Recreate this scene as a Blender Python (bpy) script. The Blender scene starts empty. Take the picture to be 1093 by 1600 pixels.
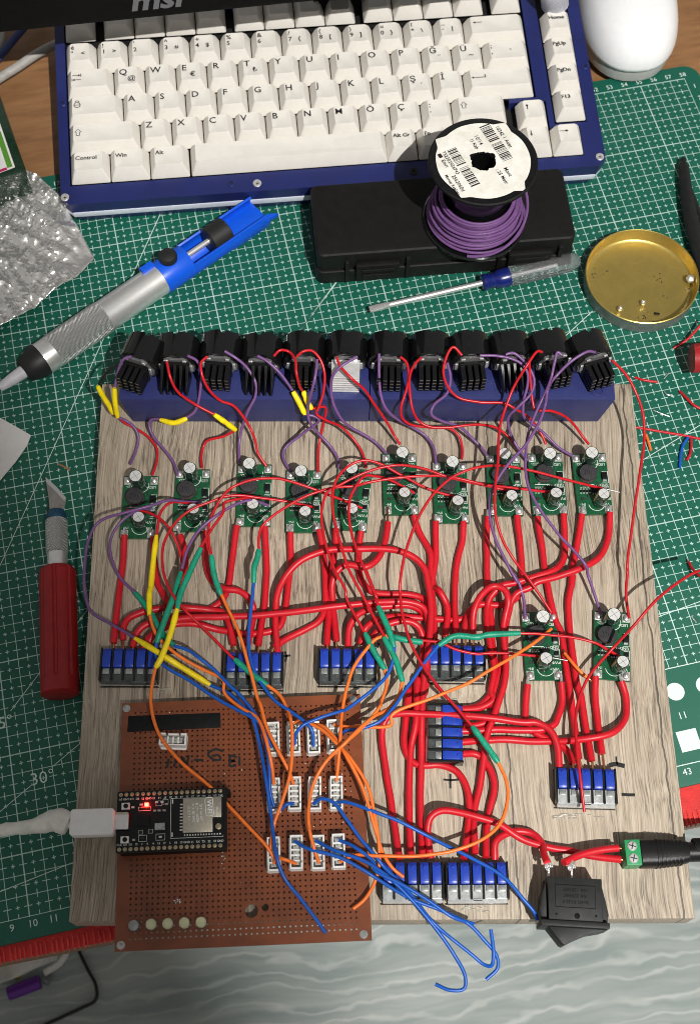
import bpy, bmesh, math, random
from mathutils import Vector, Matrix, noise
R = math.radians
random.seed(7)
S = bpy.context.scene
COL = S.collection
MM = 0.001

# ------------------------------------------------------------------ camera, world, lamp, exposure
CAMZ = 643.2968
FPX = 2009.7486
M0 = (Vector((0.99976372, 0.01975252, 0.00907450)), Vector((0.02173727, -0.90847927, -0.41736424)), Vector((0, 0.41746288, -0.90869398)))
cam = bpy.data.objects.new('camera', bpy.data.cameras.new('camera'))
COL.objects.link(cam)
cam.matrix_world = Matrix(((M0[0].x, -M0[1].x, -M0[2].x, 0), (M0[0].y, -M0[1].y, -M0[2].y, 0), (M0[0].z, -M0[1].z, -M0[2].z, CAMZ * MM), (0, 0, 0, 1)))
cd = cam.data
cd.sensor_fit = 'VERTICAL'; cd.sensor_height = 36; cd.sensor_width = 24.6
cd.lens = FPX / 1600 * 36
cd.clip_start = 0.01; cd.clip_end = 50
cd.dof.use_dof = True; cd.dof.focus_distance = 0.655; cd.dof.aperture_fstop = 16
S.cycles.filter_width = 0.9
S.camera = cam

W = bpy.data.worlds.new('World'); S.world = W; W.use_nodes = True
bg = W.node_tree.nodes['Background']
bg.inputs[0].default_value = (1.0, 0.97, 0.93, 1); bg.inputs[1].default_value = 0.27

LAMP = Vector((735, -1082, 2400)) * MM
ld = bpy.data.lights.new('ceiling_lamp_light', 'SPOT'); ld.energy = 450; ld.color = (1.0, 0.97, 0.92)
ld.shadow_soft_size = 0.013; ld.spot_size = R(140); ld.spot_blend = 0.3
lo = bpy.data.objects.new('ceiling_lamp_light', ld); COL.objects.link(lo)
lo.location = LAMP
lo.rotation_euler = (Vector((0.03, 0.30, 0.0)) - LAMP).to_track_quat('-Z', 'Y').to_euler()

S.view_settings.view_transform = 'Standard'; S.view_settings.look = 'None'
S.view_settings.exposure = 0; S.view_settings.gamma = 1

# ------------------------------------------------------------------ helpers
def P(u, v, z=0.0):
    """photo pixel + height in mm above the cutting mat -> world mm"""
    d = M0[0] * ((u - 546.5) / FPX) + M0[1] * ((v - 800) / FPX) + M0[2]
    t = (z - CAMZ) / d.z
    return Vector((d.x * t, d.y * t, z))

def T(x=0, y=0, z=0, rz=0, rx=0, ry=0):
    return Matrix.Translation((x, y, z)) @ Matrix.Rotation(R(rz), 4, 'Z') @ Matrix.Rotation(R(rx), 4, 'X') @ Matrix.Rotation(R(ry), 4, 'Y')

MATS = {}
def mat(name, col, rough=0.5, metal=0.0, var=0.0, vs=300, bump=0.0, bs=900, trans=0.0, emit=None, es=0, coat=0.0, ior=1.45, spec=0.5, vcol=None, alpha=1.0):
    m = bpy.data.materials.new(name); m.use_nodes = True
    nt = m.node_tree; b = nt.nodes['Principled BSDF']
    b.inputs['Base Color'].default_value = (*col, 1); b.inputs['Roughness'].default_value = rough
    b.inputs['Metallic'].default_value = metal; b.inputs['Transmission Weight'].default_value = trans
    b.inputs['Coat Weight'].default_value = coat; b.inputs['IOR'].default_value = ior
    b.inputs['Specular IOR Level'].default_value = spec; b.inputs['Alpha'].default_value = alpha
    if emit:
        b.inputs['Emission Color'].default_value = (*emit, 1); b.inputs['Emission Strength'].default_value = es
    if var or bump:
        tc = nt.nodes.new('ShaderNodeTexCoord')
    if var:
        n = nt.nodes.new('ShaderNodeTexNoise'); n.inputs['Scale'].default_value = vs; n.inputs['Detail'].default_value = 5
        n.inputs['Roughness'].default_value = 0.65
        nt.links.new(tc.outputs['Object'], n.inputs['Vector'])
        mx = nt.nodes.new('ShaderNodeMix'); mx.data_type = 'RGBA'
        c2 = vcol or tuple(c * (1 - var) for c in col)
        c1 = col if vcol else tuple(min(1, c * (1 + var)) for c in col)
        mx.inputs[6].default_value = (*c1, 1); mx.inputs[7].default_value = (*c2, 1)
        rp = nt.nodes.new('ShaderNodeMapRange'); rp.inputs[1].default_value = 0.35; rp.inputs[2].default_value = 0.65
        nt.links.new(n.outputs['Fac'], rp.inputs[0]); nt.links.new(rp.outputs[0], mx.inputs[0])
        nt.links.new(mx.outputs[2], b.inputs['Base Color'])
        mr = nt.nodes.new('ShaderNodeMapRange'); mr.inputs[3].default_value = max(0.02, rough - 0.08); mr.inputs[4].default_value = min(1, rough + 0.1)
        nt.links.new(n.outputs['Fac'], mr.inputs[0]); nt.links.new(mr.outputs[0], b.inputs['Roughness'])
    if bump:
        n2 = nt.nodes.new('ShaderNodeTexNoise'); n2.inputs['Scale'].default_value = bs; n2.inputs['Detail'].default_value = 4
        nt.links.new(tc.outputs['Object'], n2.inputs['Vector'])
        bp = nt.nodes.new('ShaderNodeBump'); bp.inputs['Strength'].default_value = bump; bp.inputs['Distance'].default_value = 0.0006
        nt.links.new(n2.outputs['Fac'], bp.inputs['Height']); nt.links.new(bp.outputs[0], b.inputs['Normal'])
    MATS[name] = m
    return m

class G:
    """collects geometry in mm; build() links it as one mesh object"""
    def __init__(s): s.v = []; s.f = []
    def add(s, vs, fs, M=None):
        o = len(s.v)
        s.v += [(M @ Vector(p)) if M else Vector(p) for p in vs]
        s.f += [tuple(i + o for i in f) for f in fs]
        return s
    def box(s, c, d, M=None):
        x, y, z = (k / 2 for k in d)
        vs = [(c[0] + a * x, c[1] + b * y, c[2] + e * z) for e in (-1, 1) for b in (-1, 1) for a in (-1, 1)]
        return s.add(vs, [(0, 2, 3, 1), (4, 5, 7, 6), (0, 1, 5, 4), (2, 6, 7, 3), (0, 4, 6, 2), (1, 3, 7, 5)], M)
    def bb(s, x0, x1, y0, y1, z0, z1, M=None):
        return s.box(((x0 + x1) / 2, (y0 + y1) / 2, (z0 + z1) / 2), (x1 - x0, y1 - y0, z1 - z0), M)
    def prism(s, pts, z0, z1, M=None):
        n = len(pts)
        vs = [(p[0], p[1], z0) for p in pts] + [(p[0], p[1], z1) for p in pts]
        fs = [tuple(range(n - 1, -1, -1)), tuple(range(n, 2 * n))] + [(i, (i + 1) % n, n + (i + 1) % n, n + i) for i in range(n)]
        return s.add(vs, fs, M)
    def flat(s, pts, z, M=None):
        return s.add([(p[0], p[1], z) for p in pts], [tuple(range(len(pts)))], M)
    def loft(s, rings, M=None, cap0=True, cap1=True, close=True):
        n = len(rings[0]); vs = [p for r in rings for p in r]; fs = []
        for k in range(len(rings) - 1):
            for i in range(n if close else n - 1):
                j = (i + 1) % n
                fs.append((k * n + i, k * n + j, (k + 1) * n + j, (k + 1) * n + i))
        if cap0: fs.append(tuple(range(n - 1, -1, -1)))
        if cap1: fs.append(tuple((len(rings) - 1) * n + i for i in range(n)))
        return s.add(vs, fs, M)
    def lathe(s, prof, n=24, M=None, cap0=True, cap1=True):
        rings = [[(r * math.cos(2 * math.pi * i / n), r * math.sin(2 * math.pi * i / n), z) for i in range(n)] for r, z in prof]
        return s.loft(rings, M, cap0, cap1)
    def tube(s, pts, r, n=8, M=None, r2=None):
        pts = [Vector(p) for p in pts]; rings = []; up = None
        m = len(pts)
        for i, p in enumerate(pts):
            t = (pts[min(i + 1, m - 1)] - pts[max(i - 1, 0)])
            t = t.normalized() if t.length > 1e-9 else Vector((0, 0, 1))
            if up is None:
                up = Vector((0, 0, 1)) if abs(t.z) < 0.9 else Vector((1, 0, 0))
            a = (up - t * up.dot(t)).normalized(); up = a; b = t.cross(a)
            rr = r if r2 is None else r + (r2 - r) * i / (m - 1)
            if callable(r): rr = r(i / (m - 1))
            rings.append([p + (a * math.cos(2 * math.pi * k / n) + b * math.sin(2 * math.pi * k / n)) * rr for k in range(n)])
        return s.loft(rings, M)
    def build(s, name, m, parent=None, bevel=0.0, seg=2, ang=35, smooth=True):
        me = bpy.data.meshes.new(name)
        me.from_pydata([tuple(p * MM) for p in s.v], [], s.f)
        if bevel:
            bm = bmesh.new(); bm.from_mesh(me)
            es = [e for e in bm.edges if len(e.link_faces) == 2 and e.calc_face_angle(0) > R(30)]
            bmesh.ops.bevel(bm, geom=es, offset=bevel * MM, segments=seg, affect='EDGES', profile=0.6, clamp_overlap=True)
            bm.to_mesh(me); bm.free()
        me.validate()
        if smooth:
            me.shade_smooth(); me.set_sharp_from_angle(angle=R(ang))
        me.materials.append(m if not isinstance(m, str) else MATS[m])
        o = bpy.data.objects.new(name, me); COL.objects.link(o)
        if parent: o.parent = parent
        return o

def tag(o, label, cat, group=None, kind=None):
    o['label'] = label
    if cat: o['category'] = cat
    if group: o['group'] = group
    if kind: o['kind'] = kind
    return o
def thing(name, label, cat, loc=(0, 0, 0), rz=0, group=None, rot=None):
    o = bpy.data.objects.new(name, None); o.empty_display_size = 0.01
    COL.objects.link(o); o.location = Vector(loc) * MM
    o.rotation_euler = rot if rot is not None else (0, 0, R(rz))
    return tag(o, label, cat, group)
def copy_tree(o, parent=None):
    c = o.copy(); COL.objects.link(c)
    if parent: c.parent = parent
    for ch in list(o.children): copy_tree(ch, c)
    return c

_TX = {}
def text_geo(s, size, align='LEFT', shear=0.0, bold=0.0):
    k = (s, size, align, shear, bold)
    if k not in _TX:
        cu = bpy.data.curves.new('text', 'FONT'); cu.body = s; cu.size = size; cu.align_x = align; cu.align_y = 'CENTER'
        cu.resolution_u = 2; cu.shear = shear; cu.offset = bold
        ob = bpy.data.objects.new('text', cu)
        me = bpy.data.meshes.new_from_object(ob)
        _TX[k] = ([tuple(v.co) for v in me.vertices], [tuple(p.vertices) for p in me.polygons])
        bpy.data.objects.remove(ob); bpy.data.meshes.remove(me); bpy.data.curves.remove(cu)
    return _TX[k]
def put_text(g, s, size, M, align='LEFT', shear=0.0, bold=0.0):
    vs, fs = text_geo(s, size, align, shear, bold)
    return g.add(vs, fs, M)
def rrect(w, d, r, n=4, cx=0, cy=0):
    r = min(r, w / 2 - 1e-3, d / 2 - 1e-3); pts = []
    for sx, sy, a0 in ((1, 1, 0), (-1, 1, 90), (-1, -1, 180), (1, -1, 270)):
        for i in range(n + 1):
            a = R(a0 + 90 * i / n)
            pts.append((cx + sx * (w / 2 - r) + r * math.cos(a), cy + sy * (d / 2 - r) + r * math.sin(a)))
    return pts
def circ(r, n=16, cx=0, cy=0):
    return [(cx + r * math.cos(2 * math.pi * i / n), cy + r * math.sin(2 * math.pi * i / n)) for i in range(n)]
def stroke(g, pts, w, z, M=None):
    """flat printed polyline of width w"""
    pts = [Vector((p[0], p[1])) for p in pts]
    L = []; Rr = []
    for i, p in enumerate(pts):
        t = (pts[min(i + 1, len(pts) - 1)] - pts[max(i - 1, 0)]).normalized(); nn = Vector((-t.y, t.x)) * w / 2
        L.append(p + nn); Rr.append(p - nn)
    n = len(pts)
    return g.add([(p.x, p.y, z) for p in L + Rr], [(i, n + i, n + i + 1, i + 1) for i in range(n - 1)], M)
def catmull(pts, sub=6):
    pts = [Vector(p) for p in pts]
    if len(pts) < 3:
        return [pts[0].lerp(pts[-1], i / 4) for i in range(5)]
    q = [pts[0] * 2 - pts[1]] + pts + [pts[-1] * 2 - pts[-2]]; out = []
    for i in range(1, len(q) - 2):
        a, b, c, d = q[i - 1:i + 3]
        k1 = max(1e-6, (b - a).length ** .5); k2 = max(1e-6, (c - b).length ** .5); k3 = max(1e-6, (d - c).length ** .5)
        m1 = ((b - a) / k1 - (c - a) / (k1 + k2) + (c - b) / k2) * k2
        m2 = ((c - b) / k2 - (d - b) / (k2 + k3) + (d - c) / k3) * k2
        for j in range(sub):
            t = j / sub
            out.append(b * (2 * t**3 - 3 * t**2 + 1) + m1 * (t**3 - 2 * t**2 + t) + c * (-2 * t**3 + 3 * t**2) + m2 * (t**3 - t**2))
    out.append(pts[-1])
    return out
ORD = ['first', 'second', 'third', 'fourth', 'fifth', 'sixth', 'seventh', 'eighth', 'ninth', 'tenth', 'eleventh', 'twelfth']

# ------------------------------------------------------------------ materials
mat('black_plastic', (0.007, 0.007, 0.0075), 0.36, spec=0.3, var=0.25, vs=500, bump=0.15, bs=3500)
mat('matte_black', (0.006, 0.006, 0.0065), 0.6, spec=0.25, var=0.3, vs=400, bump=0.25, bs=5000)
mat('case_black', (0.0065, 0.0063, 0.0062), 0.5, var=0.3, vs=150, bump=0.25, bs=6000, spec=0.3)
mat('gloss_black', (0.005, 0.005, 0.0055), 0.12, var=0.15, vs=400, coat=0.5, spec=0.3)
mat('anodised_black', (0.007, 0.007, 0.0075), 0.3, metal=0.0, var=0.2, vs=600, spec=0.25)
mat('anodised_edge', (0.35, 0.33, 0.30), 0.4, metal=0.8)
mat('star_grey', (0.16, 0.16, 0.165), 0.4, metal=0.5, var=0.2, vs=400)
mat('white_alu', (0.75, 0.75, 0.75), 0.4, metal=0.6, var=0.1)
mat('tin', (0.72, 0.72, 0.71), 0.30, metal=0.75, var=0.2, vs=900, bump=0.5, bs=1500)
mat('steel', (0.78, 0.78, 0.77), 0.30, metal=0.72, var=0.06, vs=300, bump=0.05, bs=900)
mat('can_steel', (0.52, 0.48, 0.40), 0.38, metal=1.0, var=0.1, vs=500)
mat('copper', (0.72, 0.36, 0.18), 0.35, metal=1.0)
mat('red_ins', (0.52, 0.008, 0.018), 0.38, var=0.08, vs=120, bump=0.06, bs=700)
mat('thin_red', (0.48, 0.008, 0.015), 0.33, var=0.08, vs=200)
mat('purple_ins', (0.150, 0.068, 0.200), 0.36, var=0.1, vs=200)
mat('blue_ins', (0.006, 0.085, 0.42), 0.34, var=0.08, vs=200)
mat('orange_ins', (0.80, 0.17, 0.025), 0.38, var=0.08, vs=200)
mat('black_ins', (0.008, 0.008, 0.008), 0.4)
mat('yellow_sleeve', (0.80, 0.62, 0.005), 0.42, var=0.12, vs=150, bump=0.25, bs=500)
mat('green_sleeve', (0.006, 0.26, 0.155), 0.42, var=0.18, vs=150, bump=0.3, bs=450)
mat('pcb_green', (0.004, 0.075, 0.028), 0.32, var=0.25, vs=350, coat=0.3)
mat('silk', (0.62, 0.66, 0.62), 0.6)
mat('cap_sleeve', (0.006, 0.030, 0.018), 0.16, var=0.2, vs=200, coat=0.6)
mat('cap_gold', (0.42, 0.38, 0.14), 0.4)
mat('cap_top', (0.70, 0.70, 0.69), 0.35, metal=0.35, var=0.06, vs=700)
mat('ferrite', (0.028, 0.027, 0.030), 0.7, var=0.3, vs=500, bump=0.3, bs=4000)
mat('ferrite_mark', (0.008, 0.008, 0.008), 0.6)
mat('lever_blue', (0.012, 0.045, 0.36), 0.34, var=0.1, vs=200, bump=0.08)
mat('smoke_clear', (0.13, 0.145, 0.145), 0.14, trans=0.6, var=0.25, vs=250, ior=1.4)
mat('clear_highlight', (0.62, 0.64, 0.64), 0.18, trans=0.45, var=0.2, vs=250, ior=1.4)  # paler copy of the smoke housing, its highlight put into the colour
mat('smoke_dark', (0.010, 0.011, 0.011), 0.2, var=0.3, vs=250, spec=0.4)
mat('contact_metal', (0.40, 0.42, 0.41), 0.3, metal=0.7, var=0.3, vs=500)
mat('perf_brown', (0.190, 0.050, 0.0165), 0.40, var=0.2, vs=60, bump=0.1, bs=2500, coat=0.2)
mat('header_white', (0.82, 0.82, 0.80), 0.4, var=0.05)
mat('slot_grey', (0.42, 0.42, 0.39), 0.5)
mat('esp_black', (0.006, 0.0065, 0.007), 0.3, var=0.25, vs=400, spec=0.35)
mat('gold_pad', (0.50, 0.42, 0.28), 0.35, metal=0.9)
mat('led_red', (0.9, 0.1, 0.05), 0.4, emit=(1.0, 0.005, 0.003), es=170)
mat('clear_plastic', (0.95, 0.95, 0.95), 0.05, trans=1.0, ior=1.46)
mat('phosphor', (0.90, 0.90, 0.55), 0.35)
mat('usb_white', (0.84, 0.83, 0.82), 0.34, var=0.03)
mat('tape_white', (0.76, 0.75, 0.70), 0.5, var=0.12, vs=150, bump=0.5, bs=250)
mat('ink', (0.010, 0.010, 0.010), 0.55)
mat('kb_blue', (0.012, 0.018, 0.098), 0.36, var=0.12, vs=60, bump=0.06, bs=1500)
mat('kb_mid', (0.66, 0.70, 0.80), 0.4, var=0.05)
mat('keycap', (0.69, 0.665, 0.62), 0.46, var=0.03, vs=90, bump=0.10, bs=4500)
mat('legend', (0.018, 0.018, 0.02), 0.6)
mat('plate_black', (0.006, 0.006, 0.006), 0.6)
mat('print_blue', (0.022, 0.029, 0.125), 0.42, var=0.1, vs=120, bump=0.12, bs=1800)
mat('mouse_white', (0.76, 0.77, 0.79), 0.32, var=0.02, coat=0.2)
mat('mouse_grey', (0.42, 0.42, 0.41), 0.4)
mat('pump_blue', (0.004, 0.085, 0.62), 0.36, var=0.06, vs=120)
mat('nose_black', (0.012, 0.012, 0.013), 0.5)
mat('tip_white', (0.62, 0.61, 0.66), 0.45, var=0.06)
mat('knife_red', (0.30, 0.010, 0.012), 0.42, var=0.1, vs=100, bump=0.1, bs=900)
mat('knife_blue', (0.010, 0.055, 0.11), 0.4)
mat('blade', (0.42, 0.40, 0.37), 0.3, metal=1.0, var=0.15, vs=200)
mat('blade_edge', (0.75, 0.75, 0.75), 0.25, metal=1.0)
mat('paper', (0.72, 0.70, 0.68), 0.7, var=0.03, vs=80, bump=0.15, bs=900)
mat('label_paper', (0.80, 0.785, 0.74), 0.6, var=0.1, vs=90, vcol=(0.66, 0.64, 0.57), bump=0.4, bs=250)
mat('brass', (0.58, 0.44, 0.13), 0.36, metal=0.85, var=0.12, vs=70, bump=0.1, bs=300)
mat('brass_outer', (0.20, 0.22, 0.21), 0.45, metal=0.6, var=0.2, vs=150)
mat('collar_blue', (0.008, 0.015, 0.13), 0.25, coat=0.5)
mat('handle_clear', (0.90, 0.91, 0.94), 0.06, trans=0.92, ior=1.35)
mat('red_cloth', (0.55, 0.020, 0.018), 0.6, var=0.12, vs=200, bump=0.5, bs=1500)
mat('red_stitch', (0.70, 0.06, 0.05), 0.5, var=0.1)
mat('mat_print', (0.62, 0.74, 0.70), 0.6)
mat('monitor_black', (0.003, 0.003, 0.003), 0.5, var=0.2, vs=200, bump=0.1, bs=4000, spec=0.15)
mat('monitor_strip', (0.16, 0.16, 0.155), 0.5)
mat('logo_grey', (0.17, 0.17, 0.18), 0.4, metal=0.3)
mat('cable_grey', (0.34, 0.33, 0.31), 0.5, var=0.1)
mat('cable_blue', (0.03, 0.05, 0.16), 0.5)
mat('braid', (0.45, 0.46, 0.52), 0.6, var=0.2, vs=900, bump=0.9, bs=1600)
mat('box_green', (0.010, 0.030, 0.016), 0.25, var=0.2, coat=0.4)
mat('box_white', (0.70, 0.71, 0.68), 0.5)
mat('box_lime', (0.09, 0.26, 0.03), 0.5)
mat('box_orange', (0.75, 0.10, 0.02), 0.5)
mat('box_magenta', (0.45, 0.01, 0.10), 0.5)
mat('handle_red', (0.33, 0.015, 0.018), 0.4, var=0.1)
mat('tool_black', (0.010, 0.011, 0.011), 0.35, var=0.25, vs=300)
mat('terminal_green', (0.02, 0.26, 0.09), 0.38, var=0.08)
mat('switch_black', (0.017, 0.018, 0.0185), 0.45, spec=0.3, var=0.2, vs=250, bump=0.15, bs=3000)
mat('stick_purple', (0.10, 0.012, 0.22), 0.35)
mat('bag_clear', (0.85, 0.82, 0.78), 0.18, trans=0.2, bump=1.0, bs=90, alpha=0.55)
mat('glue', (0.66, 0.62, 0.53), 0.25, trans=0.4, alpha=0.6)

def nodes_of(name, rough=0.5):
    m = bpy.data.materials.new(name); m.use_nodes = True; MATS[name] = m
    nt = m.node_tree; b = nt.nodes['Principled BSDF']; b.inputs['Roughness'].default_value = rough
    def N(t, **kw):
        n = nt.nodes.new(t)
        for k, v in kw.items(): setattr(n, k, v)
        return n
    def L(a, bb): nt.links.new(a, bb)
    def math_(op, a, b2=None):
        n = N('ShaderNodeMath', operation=op)
        for i, x in enumerate((a, b2)):
            if x is None: continue
            if isinstance(x, (int, float)): n.inputs[i].default_value = x
            else: L(x, n.inputs[i])
        return n.outputs[0]
    return m, nt, b, N, L, math_

def wood(name, light, mid, dark, sx, sy, rough, seams=(), bump=0.5, contrast=1.0):
    """plank grain that runs along object Y"""
    m, nt, b, N, L, ma = nodes_of(name, rough)
    tc = N('ShaderNodeTexCoord'); mp = N('ShaderNodeMapping'); mp.inputs['Scale'].default_value = (sx, sy, sx)
    wob = N('ShaderNodeTexNoise'); wob.inputs['Scale'].default_value = 9; wob.inputs['Detail'].default_value = 3
    L(tc.outputs['Object'], wob.inputs['Vector'])
    off = N('ShaderNodeVectorMath', operation='SCALE'); L(wob.outputs['Color'], off.inputs[0]); off.inputs['Scale'].default_value = 0.014
    ad = N('ShaderNodeVectorMath', operation='ADD'); L(tc.outputs['Object'], ad.inputs[0]); L(off.outputs[0], ad.inputs[1])
    L(ad.outputs[0], mp.inputs['Vector'])
    n1 = N('ShaderNodeTexNoise'); n1.inputs['Scale'].default_value = 1; n1.inputs['Detail'].default_value = 6; n1.inputs['Roughness'].default_value = 0.7
    L(mp.outputs[0], n1.inputs['Vector'])
    mp2 = N('ShaderNodeMapping'); mp2.inputs['Scale'].default_value = (sx * 2.6, sy * 2.2, sx * 2.6); L(ad.outputs[0], mp2.inputs['Vector'])
    n2 = N('ShaderNodeTexNoise'); n2.inputs['Scale'].default_value = 1; n2.inputs['Detail'].default_value = 3; L(mp2.outputs[0], n2.inputs['Vector'])
    n3 = N('ShaderNodeTexNoise'); n3.inputs['Scale'].default_value = 14; n3.inputs['Detail'].default_value = 3; L(tc.outputs['Object'], n3.inputs['Vector'])
    f = ma('ADD', ma('MULTIPLY', n1.outputs['Fac'], 0.55), ma('ADD', ma('MULTIPLY', n2.outputs['Fac'], 0.27), ma('MULTIPLY', n3.outputs['Fac'], 0.20)))
    cr = N('ShaderNodeValToRGB'); e = cr.color_ramp.elements
    e[0].position = 0.5 - 0.14 / contrast; e[0].color = (*dark, 1); e[1].position = 0.5 + 0.16 / contrast; e[1].color = (*light, 1)
    x = cr.color_ramp.elements.new(0.5); x.color = (*mid, 1)
    L(f, cr.inputs[0]); col = cr.outputs[0]
    if seams:
        sp = N('ShaderNodeSeparateXYZ'); L(tc.outputs['Object'], sp.inputs[0])
        wx = N('ShaderNodeTexNoise'); wx.noise_dimensions = '1D'; wx.inputs['Scale'].default_value = 60; L(sp.outputs['Y'], wx.inputs['W'])
        xx = ma('ADD', sp.outputs['X'], ma('MULTIPLY', wx.outputs['Fac'], 0.0035))
        acc = None
        for s_, slope in seams:
            d = ma('ABSOLUTE', ma('SUBTRACT', xx, ma('ADD', ma('MULTIPLY', sp.outputs['Y'], slope), s_)))
            k = ma('LESS_THAN', d, 0.00045)
            acc = k if acc is None else ma('MAXIMUM', acc, k)
        mx = N('ShaderNodeMix', data_type='RGBA'); L(ma('MULTIPLY', acc, 0.8), mx.inputs[0]); L(col, mx.inputs[6]); mx.inputs[7].default_value = (0.03, 0.025, 0.02, 1)
        col = mx.outputs[2]
    L(col, b.inputs['Base Color'])
    bp = N('ShaderNodeBump'); bp.inputs['Strength'].default_value = bump; bp.inputs['Distance'].default_value = 0.0005
    L(f, bp.inputs['Height']); L(bp.outputs[0], b.inputs['Normal'])
    return m
wood('board_wood', (0.52, 0.44, 0.345), (0.325, 0.268, 0.202), (0.066, 0.051, 0.039), 900, 15, 0.55, seams=((0.0665, -0.012), (0.1435, -0.01), (-0.075, 0.01)), contrast=1.2)
wood('board_edge', (0.50, 0.40, 0.29), (0.38, 0.29, 0.20), (0.20, 0.15, 0.10), 300, 200, 0.7)
wood('table_wood', (0.30, 0.155, 0.066), (0.235, 0.115, 0.047), (0.15, 0.070, 0.028), 22, 150, 0.45, bump=0.15, contrast=0.9)

def mat_green():
    m, nt, b, N, L, ma = nodes_of('mat_green', 0.55)
    tc = N('ShaderNodeTexCoord'); sp = N('ShaderNodeSeparateXYZ'); L(tc.outputs['Object'], sp.inputs[0])
    X = ma('MULTIPLY', sp.outputs['X'], 100.0); Y = ma('MULTIPLY', sp.outputs['Y'], -100.0)   # cm on the printed grid
    def dist_int(c, per): return ma('ABSOLUTE', ma('SUBTRACT', c, ma('MULTIPLY', ma('ROUND', ma('DIVIDE', c, per)), per)))
    def lt(a, w): return ma('LESS_THAN', a, w)
    fx, fy = dist_int(X, 1.0), dist_int(Y, 1.0)
    hx, hy = ma('SUBTRACT', 0.5, fx), ma('SUBTRACT', 0.5, fy)      # distance to the half lines
    thin = ma('MAXIMUM', lt(fx, 0.0175), lt(fy, 0.0175))
    thick = ma('MAXIMUM', lt(dist_int(X, 5.0), 0.030), lt(dist_int(Y, 5.0), 0.030))
    dash = ma('MAXIMUM', ma('MULTIPLY', lt(hx, 0.021), lt(fy, 0.20)), ma('MULTIPLY', lt(hy, 0.021), lt(fx, 0.20)))
    plus = ma('MAXIMUM', ma('MULTIPLY', lt(hx, 0.024), lt(hy, 0.10)), ma('MULTIPLY', lt(hy, 0.024), lt(hx, 0.10)))
    dia = lt(ma('ADD', hx, hy), 0.055)
    allm = ma('MAXIMUM', ma('MAXIMUM', thin, thick), ma('MAXIMUM', ma('MAXIMUM', dash, plus), dia))
    def rng(c, a, bb): return ma('MULTIPLY', ma('GREATER_THAN', c, a), ma('LESS_THAN', c, bb))
    grid = ma('MULTIPLY', rng(X, -0.03, 58.03), rng(Y, -0.03, 43.03))
    boxm = ma('MULTIPLY', rng(X, 22.0, 58.5), rng(Y, 38.03, 42.96))   # plain band with the templates
    on = ma('MULTIPLY', ma('MULTIPLY', allm, grid), ma('SUBTRACT', 1.0, boxm))
    n = N('ShaderNodeTexNoise'); n.inputs['Scale'].default_value = 25; n.inputs['Detail'].default_value = 5; L(tc.outputs['Object'], n.inputs['Vector'])
    base = N('ShaderNodeMix', data_type='RGBA'); L(n.outputs['Fac'], base.inputs[0])
    base.inputs[6].default_value = (0.0016, 0.084, 0.053, 1); base.inputs[7].default_value = (0.0030, 0.110, 0.071, 1)
    wear = N('ShaderNodeTexNoise'); wear.inputs['Scale'].default_value = 180; wear.inputs['Detail'].default_value = 3; L(tc.outputs['Object'], wear.inputs['Vector'])
    k = ma('MULTIPLY', on, ma('ADD', 0.62, ma('MULTIPLY', wear.outputs['Fac'], 0.5)))
    cl = N('ShaderNodeClamp'); L(k, cl.inputs[0])
    mx = N('ShaderNodeMix', data_type='RGBA'); L(cl.outputs[0], mx.inputs[0]); L(base.outputs[2], mx.inputs[6]); mx.inputs[7].default_value = (0.50, 0.68, 0.63, 1)
    L(mx.outputs[2], b.inputs['Base Color'])
    nb = N('ShaderNodeTexNoise'); nb.inputs['Scale'].default_value = 3500; L(tc.outputs['Object'], nb.inputs['Vector'])
    bp = N('ShaderNodeBump'); bp.inputs['Strength'].default_value = 0.25; bp.inputs['Distance'].default_value = 0.0003
    L(nb.outputs['Fac'], bp.inputs['Height']); L(bp.outputs[0], b.inputs['Normal'])
mat_green()

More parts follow.
